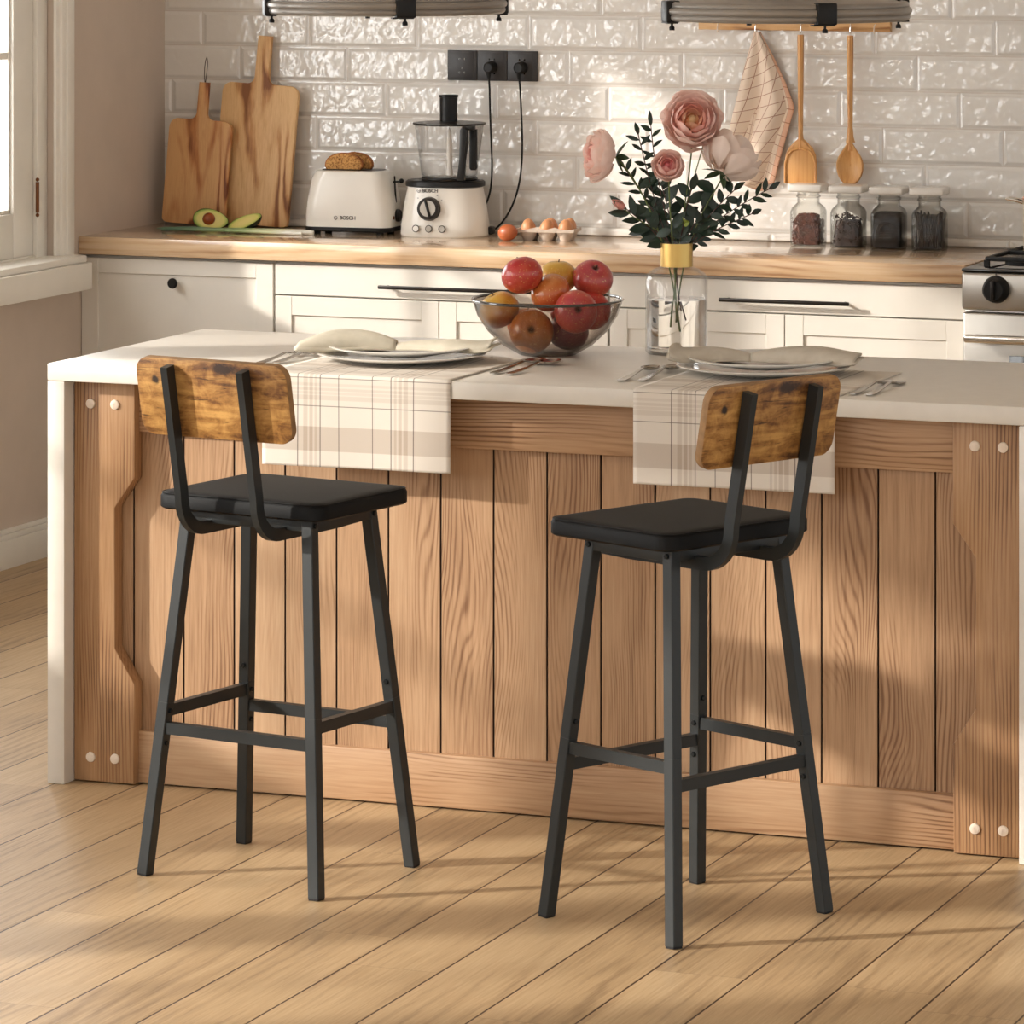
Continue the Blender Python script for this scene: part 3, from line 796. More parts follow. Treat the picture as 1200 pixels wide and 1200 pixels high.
def cutlery(kind, tipx, tipy, endx, endy, label, group):
    """from handle end to working tip, lying on the island"""
    dx, dy = tipx-endx, tipy-endy; L = math.hypot(dx, dy); a_ = math.atan2(dy, dx)
    t = thing(kind, label, {'table_fork': 'fork', 'table_knife': 'knife', 'table_spoon': 'spoon'}[kind], (endx, endy, ZI), a_, group)
    hz = .004
    def zz(s): return hz+.006*math.exp(-((s-.62)/.12)**2)
    def strip(pts, th=.0022):
        m = MB(); A = []; 
        for s, w_, z in pts:
            A.append([m.bm.verts.new((s*L, -w_, z)), m.bm.verts.new((s*L, w_, z)), m.bm.verts.new((s*L, w_, z+th)), m.bm.verts.new((s*L, -w_, z+th))])
        for p, q in zip(A, A[1:]):
            for i in range(4): m.bm.faces.new((p[i], p[(i+1) % 4], q[(i+1) % 4], q[i]))
        m.bm.faces.new(A[0][::-1]); m.bm.faces.new(A[-1]); return m
    obj('handle', strip([(0, .006, .003), (.03, .009, .003), (.2, .008, .004), (.45, .004, .008), (.62, .0032, .012), (.72, .0035, .009)]), M['cutlery'], t)
    if kind == 'table_fork':
        m = strip([(.72, .004, .009), (.76, .011, .006), (.80, .0125, .004), (.82, .0125, .0035)])
        for k in range(4):
            y = -.0108+k*.0072
            m.tube([(.82*L, y, .0045), (.9*L, y, .006), (L, y*.92, .012)], [.0018, .0016, .0009], 6)
        obj('tines', m, M['cutlery'], t)
    elif kind == 'table_spoon':
        m = MB().lathe([(0, .0), (.35, .02), (.7, .09), (.93, .22), (1., .36), (.96, .36), (.88, .24), (.66, .12), (.33, .05), (0, .03)], 28,
                       M=Matrix.Translation((.86*L, 0, .0035)) @ Matrix.Diagonal((.14*L, .02, .022, 1)))
        obj('spoon_bowl', m, M['cutlery'], t, ang=60)
    else:
        obj('blade', strip([(.72, .004, .009), (.75, .009, .004), (.9, .010, .0035), (.97, .006, .0035), (1., .001, .0035)], .0016), M['cutlery'], t)
    return t
g = 'steel cutlery at the place settings'
cutlery('table_fork', -3.955, 8.93, -3.955, 8.70, 'steel fork with tines up, left of the left plates', g)
cutlery('table_fork', -3.985, 8.91, -3.985, 8.68, 'steel fork behind the left stool backrest, farther from the plates', g)
cutlery('table_spoon', -3.425, 8.95, -3.437, 8.68, 'steel spoon right of the left plates, nearer the plates', g)
cutlery('table_spoon', -3.385, 8.94, -3.40, 8.68, 'steel spoon right of the left plates, nearer the fruit bowl', g)
cutlery('table_spoon', -3.145, 8.90, -3.135, 8.65, 'steel spoon left of the right plates, farther from them', g)
cutlery('table_spoon', -3.105, 8.93, -3.095, 8.67, 'steel spoon left of the right plates, close to the plate rim', g)
cutlery('table_knife', -2.605, 8.86, -2.61, 8.60, 'steel knife beside the right plates, on the placemat side', g)
cutlery('table_knife', -2.575, 8.86, -2.575, 8.60, 'steel knife beside the right plates, outermost at right', g)

# fruit bowl
RV, FV = Vector((.9314, .3639, 0)), Vector((-.3639, .9314, 0))
BC = Vector((-3.474, 9.11, ZI))
bw = thing('fruit_bowl', 'smoky glass bowl heaped with apples on the island', 'bowl', BC)
prof = [(0, .0015), (.05, .0015), (.062, .005), (.098, .026), (.13, .055), (.153, .088), (.166, .122), (.1685, .1225), (.157, .088), (.134, .053), (.101, .022), (.063, .0005), (.05, 0), (0, 0)]
obj('bowl', MB().lathe(prof, 96), M['bowl_glass'], bw, ang=60)
obj('rim', MB().torus(.1678, .0034, (0, 0, .123), 96, 10), M['rim_glass'], bw)
def apple_mesh(r):
    m = MB(); pr = []
    for i in range(25):
        a_ = PI*i/24; rr = math.sin(a_)*(1+.05*math.sin(a_)); z = -math.cos(a_)*.92
        if i >= 19: k = (i-19)/5; z -= .30*k*k*k if i < 25 else 0
        if i <= 4: z += .10*((4-i)/4)**2
        pr.append((rr*r if 0 < i < 24 else 0, z*r))
    return m.lathe(pr, 40)
fr = [  # right, up, away, radius, skin, tilt axis angles, label
    (-.057, .180, -.035, .0445, 0, (-15, -20), 'red speckled apple on top of the heap in the bowl'),
    (-.108, .100, -.005, .0440, 1, (5, -25), 'yellow apple at the left rim of the bowl'),
    (.006, .139, -.015, .0435, 2, (10, -40), 'orange-red apple in the middle of the heap, below the topmost one'),
    (.024, .166, .070, .0420, 1, (0, 0), 'pale greenish apple peeking out behind the heap'),
    (.102, .165, .043, .0435, 3, (38, 12), 'red apple with its stem hollow showing, at upper right of the bowl'),
    (.062, .102, -.070, .0460, 3, (75, 35), 'pink-red apple pressed to the front right of the bowl'),
    (.099, .096, .014, .0410, 0, (80, 25), 'red apple at the far right inside the bowl'),
    (-.036, .056, -.050, .0470, 4, (78, -5), 'brown-orange apple at the bottom front of the bowl, stem end forward'),
    (.046, .050, .000, .0440, 5, (-20, 10), 'dark red apple at the bottom of the bowl'),
    (-.045, .060, .055, .0430, 2, (0, 0), 'orange apple at the back of the bowl, mostly hidden'),
    (.045, .085, .068, .0360, 0, (0, 0), 'red apple at the back right of the bowl, mostly hidden')]
for i, (dx, dz, dd, r, sk, (tx, ty), lab) in enumerate(fr):
    p = BC+RV*dx+FV*dd+Vector((0, 0, dz))
    t = obj('apple', apple_mesh(r), M['fr'][sk], loc=p, ang=60)
    t.rotation_euler = Euler((R(tx), R(ty), R(21)), 'XYZ')
    tag(t, lab, 'apple', 'apples in the glass bowl')
    obj('stem', MB().tube([(0, 0, r*.45), (.001, 0, r*.72), (.003, 0, r*.95)], [.0014, .0011, .0015], 6), M['stem_brown'], t)

# ---------------------------------------------------------------- vase and flowers
VC = Vector((-3.213, 9.235, ZI))
vs = thing('glass_vase', 'clear glass bottle vase with gold collar and water, holding flowers', 'vase', VC)
r = .0695
prof = [(0, 0), (r-.006, 0), (r, .006), (r, .165), (r-.005, .178), (r-.018, .188), (.034, .195), (.033, .198), (.033, .248), (.037, .250), (.037, .252),
        (.0305, .252), (.0305, .198), (.031, .193), (r-.02, .185), (r-.008, .176), (r-.003, .165), (r-.003, .010), (r-.008, .006), (0, .006)]
obj('bottle', MB().lathe(prof, 72), M['glass'], vs, ang=60)
obj('collar', MB().lathe([(.0335, .195), (.0365, .195), (.0365, .247), (.0335, .247), (.0335, .195)], 64), M['gold'], vs, ang=30)
obj('water', MB().lathe([(0, .0065), (r-.0085, .0065), (r-.0035, .0105), (r-.0035, .122), (0, .1215)], 64), M['water'], vs, ang=40)

def leaf_into(m, base, dirv, L, W, nrm, curl=.15):
    d = dirv.normalized(); s_ = d.cross(nrm).normalized(); n = s_.cross(d).normalized()
    rows = [(0, .06), (.2, .72), (.45, 1), (.7, .78), (.88, .38), (1, .02)]
    V = []
    for t_, w_ in rows:
        c = base+d*(L*t_)-n*(curl*L*t_*t_)
        V.append([m.bm.verts.new(c-s_*(W/2*w_)+n*(.12*W*w_)), m.bm.verts.new(c), m.bm.verts.new(c+s_*(W/2*w_)+n*(.12*W*w_))])
    for a_, b_ in zip(V, V[1:]):
        for i in range(2): m.bm.faces.new((a_[i], a_[i+1], b_[i+1], b_[i]))
def W(dx, dz, dd=0):            # metres right / above the island / away, from the vase axis (local to the vase foot)
    return RV*dx+FV*dd+Vector((0, 0, dz))
def bez(P, n=14):
    out = []
    P = [Vector(p) for p in P]
    for i in range(n+1):
        t_ = i/n; Q = P[:]
        while len(Q) > 1: Q = [Q[k].lerp(Q[k+1], t_) for k in range(len(Q)-1)]
        out.append(Q[0])
    return out
def rose(tip, r, layers, facing, mat, label, path, name='rose', openness=1., leaves=(), stemr=.0018, stemmat='stem'):
    t = thing(name, label, 'flower', VC, 0)
    stem = bez(path); obj('stem', MB().tube(stem, stemr, 7), M[stemmat], t)
    b = MB(); nl = len(layers)
    for li, (npet, rad, t0, t1, hw) in enumerate(layers):
        for k in range(npet):
            ph = 2*PI*k/npet+li*1.3+random.uniform(-.12, .12); rr = rad*r*random.uniform(.95, 1.05); te = t1+random.uniform(-.05, .05)
            fr_ = random.uniform(0, 6)
            def fn(u, v):
                s_ = (u-.5)*2; th = t0+(te-t0)*v*(1-.22*s_*s_*v)
                wd = hw*(.35+.65*math.sin(min(1, v*1.25)*PI/2))
                a_ = ph+s_*wd
                R2 = rr*(1+.10*v*v*(1-s_*s_)*openness + .035*math.sin(s_*6+fr_)*v + .04*s_)
                x = R2*math.sin(th*PI)*math.cos(a_); y = R2*math.sin(th*PI)*math.sin(a_); z = -R2*math.cos(th*PI)*.86
                return Vector((x, y, z))
            b.grid(8, 7, fn)
    b.sphere((0, 0, 0), r*.17, seg=12)
    q = Vector(facing).normalized().to_track_quat('Z', 'Y')
    o = obj('bloom', b, mat, t, ang=None, loc=tip); o.rotation_euler = q.to_euler()
    sp = MB()
    for k in range(5):
        a_ = 2*PI*k/5; dv = Vector((math.cos(a_), math.sin(a_), -.15))
        leaf_into(sp, Vector((0, 0, -r*.9)), dv, r*.75, r*.28, Vector((0, 0, -1)), -.35)
    so = obj('sepals', sp, M['leaf2'], t, ang=None, loc=tip); so.rotation_euler = q.to_euler()
    if leaves:
        lm = MB()
        for (f, L, Wd, ang_, up_) in leaves:
            p = stem[int(f*14)]; dv = RV*math.cos(R(ang_))+Vector((0, 0, math.sin(R(ang_))))+FV*random.uniform(-.5, .5)
            leaf_into(lm, p, dv, L, Wd, (-FV*.9+Vector((0, 0, up_))).normalized(), .2)
        obj('leaves', lm, M['leaf'], t, ang=None)
    return t
full = [(3, .22, .15, .80, .9), (4, .34, .12, .78, .8), (5, .46, .10, .74, .7), (5, .58, .10, .70, .72), (6, .70, .10, .64, .68), (6, .82, .10, .58, .66), (7, .93, .12, .53, .6), (7, 1.0, .14, .47, .58)]
cup = [(3, .3, .15, .85, 1.0), (4, .48, .12, .8, .85), (5, .66, .10, .72, .8), (5, .84, .10, .64, .8), (6, 1.0, .10, .55, .75)]
globe = [(3, .45, .12, .9, 1.0), (4, .62, .10, .82, .95), (5, .78, .08, .74, .72), (6, .90, .06, .66, .56), (6, 1.0, .06, .56, .52), (7, 1.12, .06, .45, .42)]
neck = W(0, .25)
rose(W(.034, .525, -.03), .066, full, -FV*1+Vector((0, 0, .42))+RV*.05, M['petal_big'], 'largest salmon-pink rose, full bloom at the top of the bouquet',
     [W(-.01, .06), W(.0, .25), W(.03, .38), W(.034, .47, -.02)], leaves=[(.35, .05, .024, 40, .3), (.4, .05, .025, 150, .3)])
rose(W(-.184, .447, -.02), .056, full, -RV*1.0+Vector((0, 0, .12))-FV*.25, M['petal_side'], 'blush rose seen from the side, reaching out far left',
     [W(.006, .05), W(-.01, .25), W(-.07, .37), W(-.13, .445), W(-.15, .447, -.02)], leaves=[(.45, .055, .026, 170, .4), (.6, .045, .02, 30, .3)])
rose(W(-.022, .425, -.06), .035, cup, -FV*1+Vector((0, 0, .45))-RV*.05, M['petal_small'], 'small pink rose in the middle of the bouquet',
     [W(.0, .08, -.01), W(-.005, .25), W(-.02, .33, -.03), W(-.018, .40, -.05)], leaves=[(.5, .04, .022, 200, .3)])
rose(W(.126, .452, .0), .062, globe, FV*.35+Vector((0, 0, .75))+RV*.45, M['petal_pale'], 'pale cream-pink peony-like rose turned away, at right of the bouquet', 
     [W(.0, .07, .01), W(.01, .25), W(.06, .33), W(.10, .38), W(.108, .405)], openness=.6, leaves=[(.6, .05, .028, -20, .4), (.75, .05, .028, 150, .4)])
def bud(tip, d, path, label, L=.034):
    t = thing('rosebud', label, 'flower', VC)
    obj('stem', MB().tube(bez(path), .0013, 6), M['stem'], t)
    q = Vector(d).normalized().to_track_quat('Z', 'Y').to_euler()
    o = obj('bud', MB().lathe([(0, -.5*L), (.18*L, -.42*L), (.30*L, -.15*L), (.24*L, .2*L), (.10*L, .45*L), (0, .55*L)], 14), M['bud'], t, loc=tip); o.rotation_euler = q
    s_ = MB()
    for k in range(4):
        a_ = PI/2*k; leaf_into(s_, Vector((.10*L*math.cos(a_), .10*L*math.sin(a_), -.5*L)), Vector((math.cos(a_)*.35, math.sin(a_)*.35, 1)), L*.95, L*.36, Vector((math.cos(a_), math.sin(a_), .0)), .28)
    o = obj('sepals', s_, M['leaf2'], t, ang=None, loc=tip); o.rotation_euler = q
bud(W(.083, .553, .01), (RV*.1+Vector((0, 0, 1))), [W(0, .26), W(.03, .36), W(.06, .46), W(.078, .537, .01)], 'closed green bud beside the largest rose')
bud(W(-.130, .335, -.02), (-RV*1+Vector((0, 0, .65))), [W(0, .255), W(-.05, .28), W(-.10, .30), W(-.118, .327, -.02)], 'closed pinkish bud low at the left of the bouquet')
def sprig(path, n, L, Wd, label, mat='leaf', t0=.3, spread=55, name='leafy_sprig'):
    t = thing(name, label, 'foliage', VC, 0, 'dark leafy sprigs in the vase')
    P = bez(path, 30); obj('stem', MB().tube(P, .0012, 6), M['stem_brown'], t)
    m = MB()
    for i in range(n):
        f = t0+(1-t0)*i/(n-1); k = min(29, int(f*30)); p = P[k]; tan = (P[min(30, k+1)]-P[max(0, k-1)]).normalized()
        side = 1 if i % 2 else -1
        a_ = R(spread*random.uniform(.7, 1.2))*side if i < n-1 else 0
        ax = (-FV+Vector((random.uniform(-.4, .4), random.uniform(-.4, .4), random.uniform(-.2, .5)))).normalized()
        d = Matrix.Rotation(a_, 3, ax) @ tan
        d += FV*random.uniform(-.35, .35)
        leaf_into(m, p, d, L*random.uniform(.8, 1.15), Wd*random.uniform(.8, 1.1), (ax+Vector((0, 0, random.uniform(-.1, .6)))).normalized(), random.uniform(-.05, .25))
    obj('leaves', m, M[mat], t, ang=None)
    return t
s = .001905
sprig([W(0, .2), W(-.02, .30), W(-.05, .40), W(-.058, .52)], 17, .032, .012, 'tall upright sprig of small narrow leaves, left of the largest rose', t0=.35)
sprig([W(0, .2), W(-.04, .30), W(-.06, .38), W(-.088, .50)], 15, .030, .011, 'upright sprig of small leaves with its tip nearest the side-facing rose', t0=.4)
sprig([W(0, .2), W(-.03, .30), W(-.08, .36), W(-.120, .42)], 12, .034, .011, 'feathery sprig below the side-facing rose', t0=.4)
sprig([W(0, .2), W(.05, .28), W(.12, .32), W(.215, .372)], 19, .033, .013, 'long sprig of small leaves reaching furthest right', t0=.25)
sprig([W(0, .2), W(.05, .27), W(.10, .28), W(.175, .315)], 15, .032, .013, 'low sprig of small leaves leaning right over the vase', t0=.3)
sprig([W(0, .2), W(.04, .27), W(.07, .31), W(.135, .37)], 13, .038, .018, 'broad-leaved sprig under the pale rose', t0=.3)
sprig([W(0, .2), W(-.03, .26), W(-.07, .29), W(-.115, .325)], 9, .05, .02, 'broad-leaved sprig leaning left above the fruit bowl', t0=.35)
sprig([W(0, .22), W(-.02, .26), W(-.05, .27), W(-.07, .30)], 8, .055, .030, 'short sprig of large leaves at the left of the vase neck', t0=.2)
sprig([W(0, .22), W(.02, .25), W(.04, .29), W(.06, .33)], 10, .05, .027, 'short sprig of large leaves at the right of the vase neck', t0=.1)
sprig([W(0, .22), W(-.01, .28), W(-.02, .34), W(-.04, .395)], 11, .045, .026, 'leafy sprig behind the small pink rose', t0=.2)
sprig([W(0, .22), W(.01, .28), W(.02, .32), W(.035, .37)], 9, .045, .024, 'leafy sprig under the largest rose', t0=.15)
t = sprig([W(0, .22), W(.008, .25), W(.012, .27), W(.016, .298, -.03)], 2, .022, .020, 'single lime green leaf in the middle of the bouquet', mat='lime', t0=.9, name='lime_leaf')
# stems standing in the water
for i, (a_, b_, lab) in enumerate(((-.004, .016, 'thin dark stem in the vase water leaning right'), (.0, .008, 'shorter thin dark stem in the vase water'))):
    o = obj('cut_stem', MB().tube(bez([W(a_, .24), W(a_-.002, .17), W(b_, .075+.02*i)]), .0013, 6), M['stem_brown'], loc=VC)
    tag(o, lab, 'flower stem')

# ================================================================ ON THE WORKTOP BY THE WALL
ZC = .92
# chopping boards leaning on the tiles
def paddle(w_, h, hl, hw, r=.03, hr=.022):
    p = [(-w_/2+r, 0)]
    def arc(cx, cy, rr, a0, a1, n=6): return [(cx+rr*math.cos(R(a0+(a1-a0)*i/n)), cy+rr*math.sin(R(a0+(a1-a0)*i/n))) for i in range(n+1)]
    p = arc(w_/2-r*.6, r*.6, r*.6, -90, 0) + arc(w_/2-r, h-r, r, 0, 90)
    p += arc(hw/2+hr, h+hr, hr, 270, 180) + [(hw/2*.95, h+hl)] + [(-hw/2*.95, h+hl)] + arc(-hw/2-hr, h+hr, hr, 0, -90)
    p += arc(-w_/2+r, h-r, r, 90, 180) + arc(-w_/2+r*.6, r*.6, r*.6, 180, 270)
    return p
def board(x, y, w_, h, hl, hw, lean, tilt, mat, label, loop=False, th=.018):
    t = thing('chopping_board', label, 'chopping board', (x, y, ZC), 0, 'wooden paddle boards leaning on the tiles')
    b_ = MB().prism(paddle(w_, h, hl, hw), -th/2, th/2, 'xz', .003)
    Mx = Matrix.Rotation(R(-lean), 4, 'X') @ Matrix.Rotation(R(tilt), 4, 'Y')
    b_.xf(Mx)
    zmin = min(v.co.z for v in b_.bm.verts); b_.xf(Matrix.Translation((0, 0, -zmin)))
    obj('board', b_, mat, t, ang=30)
    if loop:
        pt_ = [Vector(p) for p in ((0, 0, h+hl-.006), (-.004, -.002, h+hl+.03), (-.008, -.002, h+hl+.06), (.0, -.002, h+hl+.078), (.008, -.002, h+hl+.062), (.004, -.002, h+hl+.03), (.001, 0, h+hl-.006))]
        l = MB().tube(bez(pt_[:4], 10)+bez(pt_[3:], 10)[1:], .0013, 6).xf(Matrix.Translation((0, 0, -zmin)) @ Mx)
        obj('hanging_loop', l, M['string'], t)
    return t
board(-5.613, 12.163, .256, .432, .148, .047, 5.0, 3.0, M['board'], 'larger paddle chopping board, leaning behind the smaller one')
board(-5.788, 12.128, .212, .322, .115, .034, 4.6, 3.0, M['board2'], 'smaller paddle chopping board with a dark hanging loop', True)

# avocado halves
def avocado(x, y, z, rx, ry, rz, pit, label):
    t = thing('avocado_half', label, 'avocado', (x, y, z), rz); t.rotation_euler = Euler((R(rx), R(ry), R(rz)))
    m = MB(); n, k = 36, 10; rings = []
    def rad(a_): return .055*math.cos(a_)*(1+.0), .034*math.sin(a_)*(1-.22*math.cos(a_))
    for j in range(k+1):
        b_ = PI/2*j/k; rings.append([m.bm.verts.new((rad(2*PI*i/n)[0]*math.cos(b_), rad(2*PI*i/n)[1]*math.cos(b_), -.030*math.sin(b_))) for i in range(n)])
    for A, B in zip(rings, rings[1:]):
        for i in range(n): m.bm.faces.new((A[i], A[(i+1) % n], B[(i+1) % n], B[i]))
    bmesh.ops.remove_doubles(m.bm, verts=m.bm.verts[:], dist=1e-5)
    obj('skin', m, M['avo_skin'], t, ang=None)
    m = MB(); c = [m.bm.verts.new((rad(2*PI*i/n)[0]*.975, rad(2*PI*i/n)[1]*.975, .0006)) for i in range(n)]
    c2 = [m.bm.verts.new((rad(2*PI*i/n)[0]*.975, rad(2*PI*i/n)[1]*.975, -.002)) for i in range(n)]
    m.bm.faces.new(c)
    for i in range(n): m.bm.faces.new((c[i], c2[i], c2[(i+1) % n], c[(i+1) % n]))
    obj('flesh', m, M['avo'], t, ang=30)
    if pit: obj('pit', MB().sphere((-.006, 0, .002), .0195, sz=.85), M['pit'], t)
    return t
avocado(-5.69, 12.045, ZC+.029, 62, 8, 18, True, 'avocado half with its stone, cut face to the front')
avocado(-5.565, 12.02, ZC+.0275, 28, -22, 22, False, 'avocado half without stone, lying tipped to the right')
for i, (y0, y1, x0, x1, lab) in enumerate(((11.960, 11.985, -5.77, -5.33, 'scallion nearest the boards'), (11.935, 11.960, -5.80, -5.31, 'scallion in the middle of the row on the worktop'), (11.91, 11.930, -5.79, -5.335, 'scallion nearest the front edge of the worktop'), (11.965, 12.0, -5.74, -5.36, 'shortest scallion lying under the avocado'))):
    cx_ = (x0+x1)/2; t = thing('scallion', lab, 'scallion', (cx_, (y0+y1)/2, ZC), 0, 'scallions lying on the worktop')
    L = x1-x0
    P = bez([(-L/2, (y0-y1)/2, .004), (-L/6, .006*(-1)**i, .010), (L/6, .0, .007), (L/2, (y1-y0)/2, .0055)], 16)
    obj('stalk', MB().tube(P, [.0028+.0036*k/16 for k in range(17)], 8), M['scallion'], t)
    lv = MB()
    for k in range(3):
        leaf_into(lv, P[5], Vector((-1, .10*(k-1), .03)), L*.36, .011, Vector((0, -.3, 1)), .03)
    obj('leaves', lv, M['scallion'], t, ang=None)

# toaster
tz = thing('toaster', 'cream toaster with bread sticking out, on the worktop between boards and food processor', 'toaster', (-5.228, 12.075, ZC), R(4))
tw, td = .262, .150
def rr_loft(rows, n=10, r=.03, c=(0, 0)):
    m = MB(); rings = []
    for w_, d_, z, rad_ in rows: rings.append([m.bm.verts.new((x, y, z)) for x, y in rrect(w_, d_, rad_, n, *c)])
    for A, B in zip(rings, rings[1:]):
        k = len(A)
        for i in range(k): m.bm.faces.new((A[i], A[(i+1) % k], B[(i+1) % k], B[i]))
    m.bm.faces.new(rings[0][::-1]); m.bm.faces.new(rings[-1]); return m
obj('body', rr_loft([(tw+.008, td+.008, .022, .035), (tw+.012, td+.01, .05, .04), (tw+.006, td+.006, .10, .045), (tw-.016, td-.004, .165, .05), (tw-.036, td-.02, .186, .05), (tw-.052, td-.036, .1895, .045)]), M['cream'], tz, ang=40)
obj('base', rr_loft([(tw+.006, td+.006, .008, .034), (tw+.013, td+.013, .012, .04), (tw+.013, td+.013, .0218, .04)]), M['plastic_black'], tz)
for u in (-.10, .10):
    for v in (-.05, .05): obj('foot', MB().cyl((u, v, 0), (u, v, .01), .011, 16), M['plastic_black'], tz)
obj('top_plate', rr_loft([(tw-.07, td-.06, .1896, .03), (tw-.075, td-.065, .1915, .03)]), M['handle_dark'], tz)
e = MB().box(.1335, .1365, -.004, .004, .085, .165, .001, 1, M=Matrix.Rotation(R(-3.5), 4, 'Y') @ Matrix.Translation((.004, 0, 0)))
obj('lever_slot', e, M['plastic_black'], tz)
e = MB().tube([(.122, -.0, .155), (.150, -.004, .158)], .0028, 8).sphere((.152, -.004, .159), .0075, seg=14)
obj('lever', e, M['plastic_black'], tz)
obj('browning_dial', MB().lathe([(0, .012), (.016, .012), (.019, .008), (.019, -.002), (0, -.002)], 24, M=Matrix.Translation((.136, .0, .055)) @ Matrix.Rotation(R(90), 4, 'Y')), M['plastic_black'], tz)
obj('button', MB().lathe([(0, .004), (.005, .004), (.0055, -.002), (0, -.002)], 16, M=Matrix.Translation((.1365, -.035, .05)) @ Matrix.Rotation(R(90), 4, 'Y')), M['brass'], tz)
TM = Matrix.Translation((0, -.0815, .050)) @ Matrix.Rotation(R(-1), 4, 'X') @ FRONT
text_mesh('lettering', 'BOSCH', .0155, M['text'], tz, Matrix.Translation((.008, -.0812, .050)) @ FRONT, .0006)
obj('emblem', MB().torus(.0052, .0008, M=Matrix.Translation((-.030, -.0812, .050)) @ Matrix.Rotation(R(90), 4, 'X'), n=24, k=6).box(-.0325, -.0275, -.0818, -.0808, .0494, .0506), M['text'], tz)
# bread slices
def slice_(x, y, lab):
    t = thing('bread_slice', lab, 'bread', (x, y, ZC+.1925), R(4), 'bread slices in the toaster')
    pts_ = [(.058*math.cos(PI*i/18), .008+.040*math.sin(PI*i/18)**.8) for i in range(19)]
    pts_ = [(.052, 0)]+pts_+[(-.052, 0)]
    obj('crumb', MB().prism([(a_*.97, b_*.965+.0) for a_, b_ in pts_], -.0085, .0085, 'xz', .001), M['bread'], t, ang=30)
    c = MB(); k = len(pts_)
    A = [c.bm.verts.new((a_, -.0078, b_)) for a_, b_ in pts_]; B = [c.bm.verts.new((a_, .0078, b_)) for a_, b_ in pts_]
    for i in range(k-1): c.bm.faces.new((A[i], A[i+1], B[i+1], B[i]))
    o = obj('crust', c, M['crust'], t, ang=None); solidify(o, .003, 0)
slice_(-5.250, 12.052, 'slice of brown bread in the front slot of the toaster')
slice_(-5.232, 12.088, 'slice of brown bread in the rear slot of the toaster')

# food processor
fp = thing('food_processor', 'cream food processor with clear bowl and black chute on the worktop', 'food processor', (-4.935, 12.085, ZC), R(6))
def oval(rows, n=64, power=2.6):
    m = MB(); m.lathe([(0, rows[0][1])] + [(r_, z) for r_, z in rows] + [(0, rows[-1][1])], n, sy=.70, power=power); return m
obj('base', oval([(.130, .0), (.1335, .004), (.132, .03), (.122, .10), (.114, .138), (.112, .146)]), M['cream'], fp, ang=40)
obj('collar', oval([(.112, .1462), (.1185, .149), (.1185, .161), (.113, .166)]), M['plastic_black'], fp, ang=40)
bc = (.012, 0)
obj('bowl_ring', MB().lathe([(0, .166), (.083, .166), (.085, .170), (.083, .175), (0, .175)], 56, (*bc, 0)), M['plastic_black'], fp)
obj('mixing_bowl', MB().lathe([(0, .1755), (.080, .1755), (.084, .182), (.103, .328), (.105, .330), (.1025, .330), (.0815, .183), (.078, .179), (0, .179)], 64, (*bc, 0)), M['glass'], fp, ang=60)
obj('blade_shaft', MB().lathe([(0, .18), (.011, .18), (.009, .21), (.0075, .29), (.005, .31), (0, .325)], 20, (*bc, 0)), M['cream'], fp)
bd = MB()
for k, a_ in enumerate((20, 200)):
    Mx = Matrix.Translation((*bc, .205+.02*k)) @ Matrix.Rotation(R(a_), 4, 'Z')
    bd.prism([(.008, -.008), (.04, -.010), (.066, .004), (.05, .008), (.008, .010)], -.0007, .0007, 'xy', M=Mx)
obj('blade', bd, M['steel'], fp, smooth=False)
obj('lid', MB().lathe([(0, .331), (.107, .331), (.110, .333), (.109, .337), (.06, .341), (0, .342)], 64, (*bc, 0)), M['handle_dark'], fp)
obj('feed_chute', MB().lathe([(.0, .340), (.0265, .340), (.0265, .412), (.0285, .413), (.0285, .420), (.022, .420), (.022, .35), (0, .35)], 40, (bc[0]-.002, .0, 0)), M['plastic_black'], fp)
hm = MB().prism([(.066, .172), (.088, .172), (.090, .23), (.098, .28), (.097, .322), (.084, .332), (.076, .322), (.074, .24)], -.112, -.088, 'xz', .003)
hm.prism([(.093, .322), (.115, .322), (.115, .205), (.111, .200), (.097, .200), (.093, .206)], -.068, -.052, 'xz', .003)
hm.box(.080, .112, -.095, -.060, .320, .332, .003)
obj('handle', hm, M['plastic_black'], fp, ang=30)
fy = -.0925
kz = .085; tl = R(-7)
Mk = Matrix.Translation((-.025, -.0915, kz)) @ Matrix.Rotation(R(-7), 4, 'X')
obj('dial_ring', MB().lathe([(.024, -.012), (.033, -.011), (.036, .004), (.024, .004)], 40, M=Mk @ Matrix.Rotation(R(-90), 4, 'X')), M['handle_dark'], fp)
dd_ = obj('dial', MB().lathe([(0, -.013), (.024, -.013), (.0245, .004)], 36, M=Mk @ Matrix.Rotation(R(-90), 4, 'X')), M['dial_face'], fp)
obj('pointer', MB().box(-.0035, .0035, -.019, -.012, -.025, .025, .0015, M=Mk @ Matrix.Rotation(R(-18), 4, 'Y')), M['plastic_black'], dd_)
for k, bx in enumerate((-.064, -.024, .017)):
    Mb = Matrix.Translation((bx, -.0965, .026)) @ Matrix.Rotation(R(-92), 4, 'X')
    bo = obj('button', MB().lathe([(0, -.002), (.0085, -.002), (.009, .004)], 24, M=Mb), M['light_button'] if k == 0 else M['dial_face'], fp)
    obj('button_ring', MB().torus(.0100, .0012, n=28, k=6, M=Mb), M['text'], bo)
mk = MB()
for a_ in (-48, -30, 32, 55):
    mk.box(-.002, .002, -.0012, .0005, -.0008, .0008, M=Mk @ Matrix.Translation((.047*math.sin(R(a_)), .001, .047*math.cos(R(a_)))))
obj('dial_marks', mk, M['text'], fp, smooth=False)
text_mesh('lettering', 'BOSCH', .0150, M['text'], fp, Matrix.Translation((-.024, -.0805, .1375)) @ Matrix.Rotation(R(-6), 4, 'X') @ FRONT, .0008)
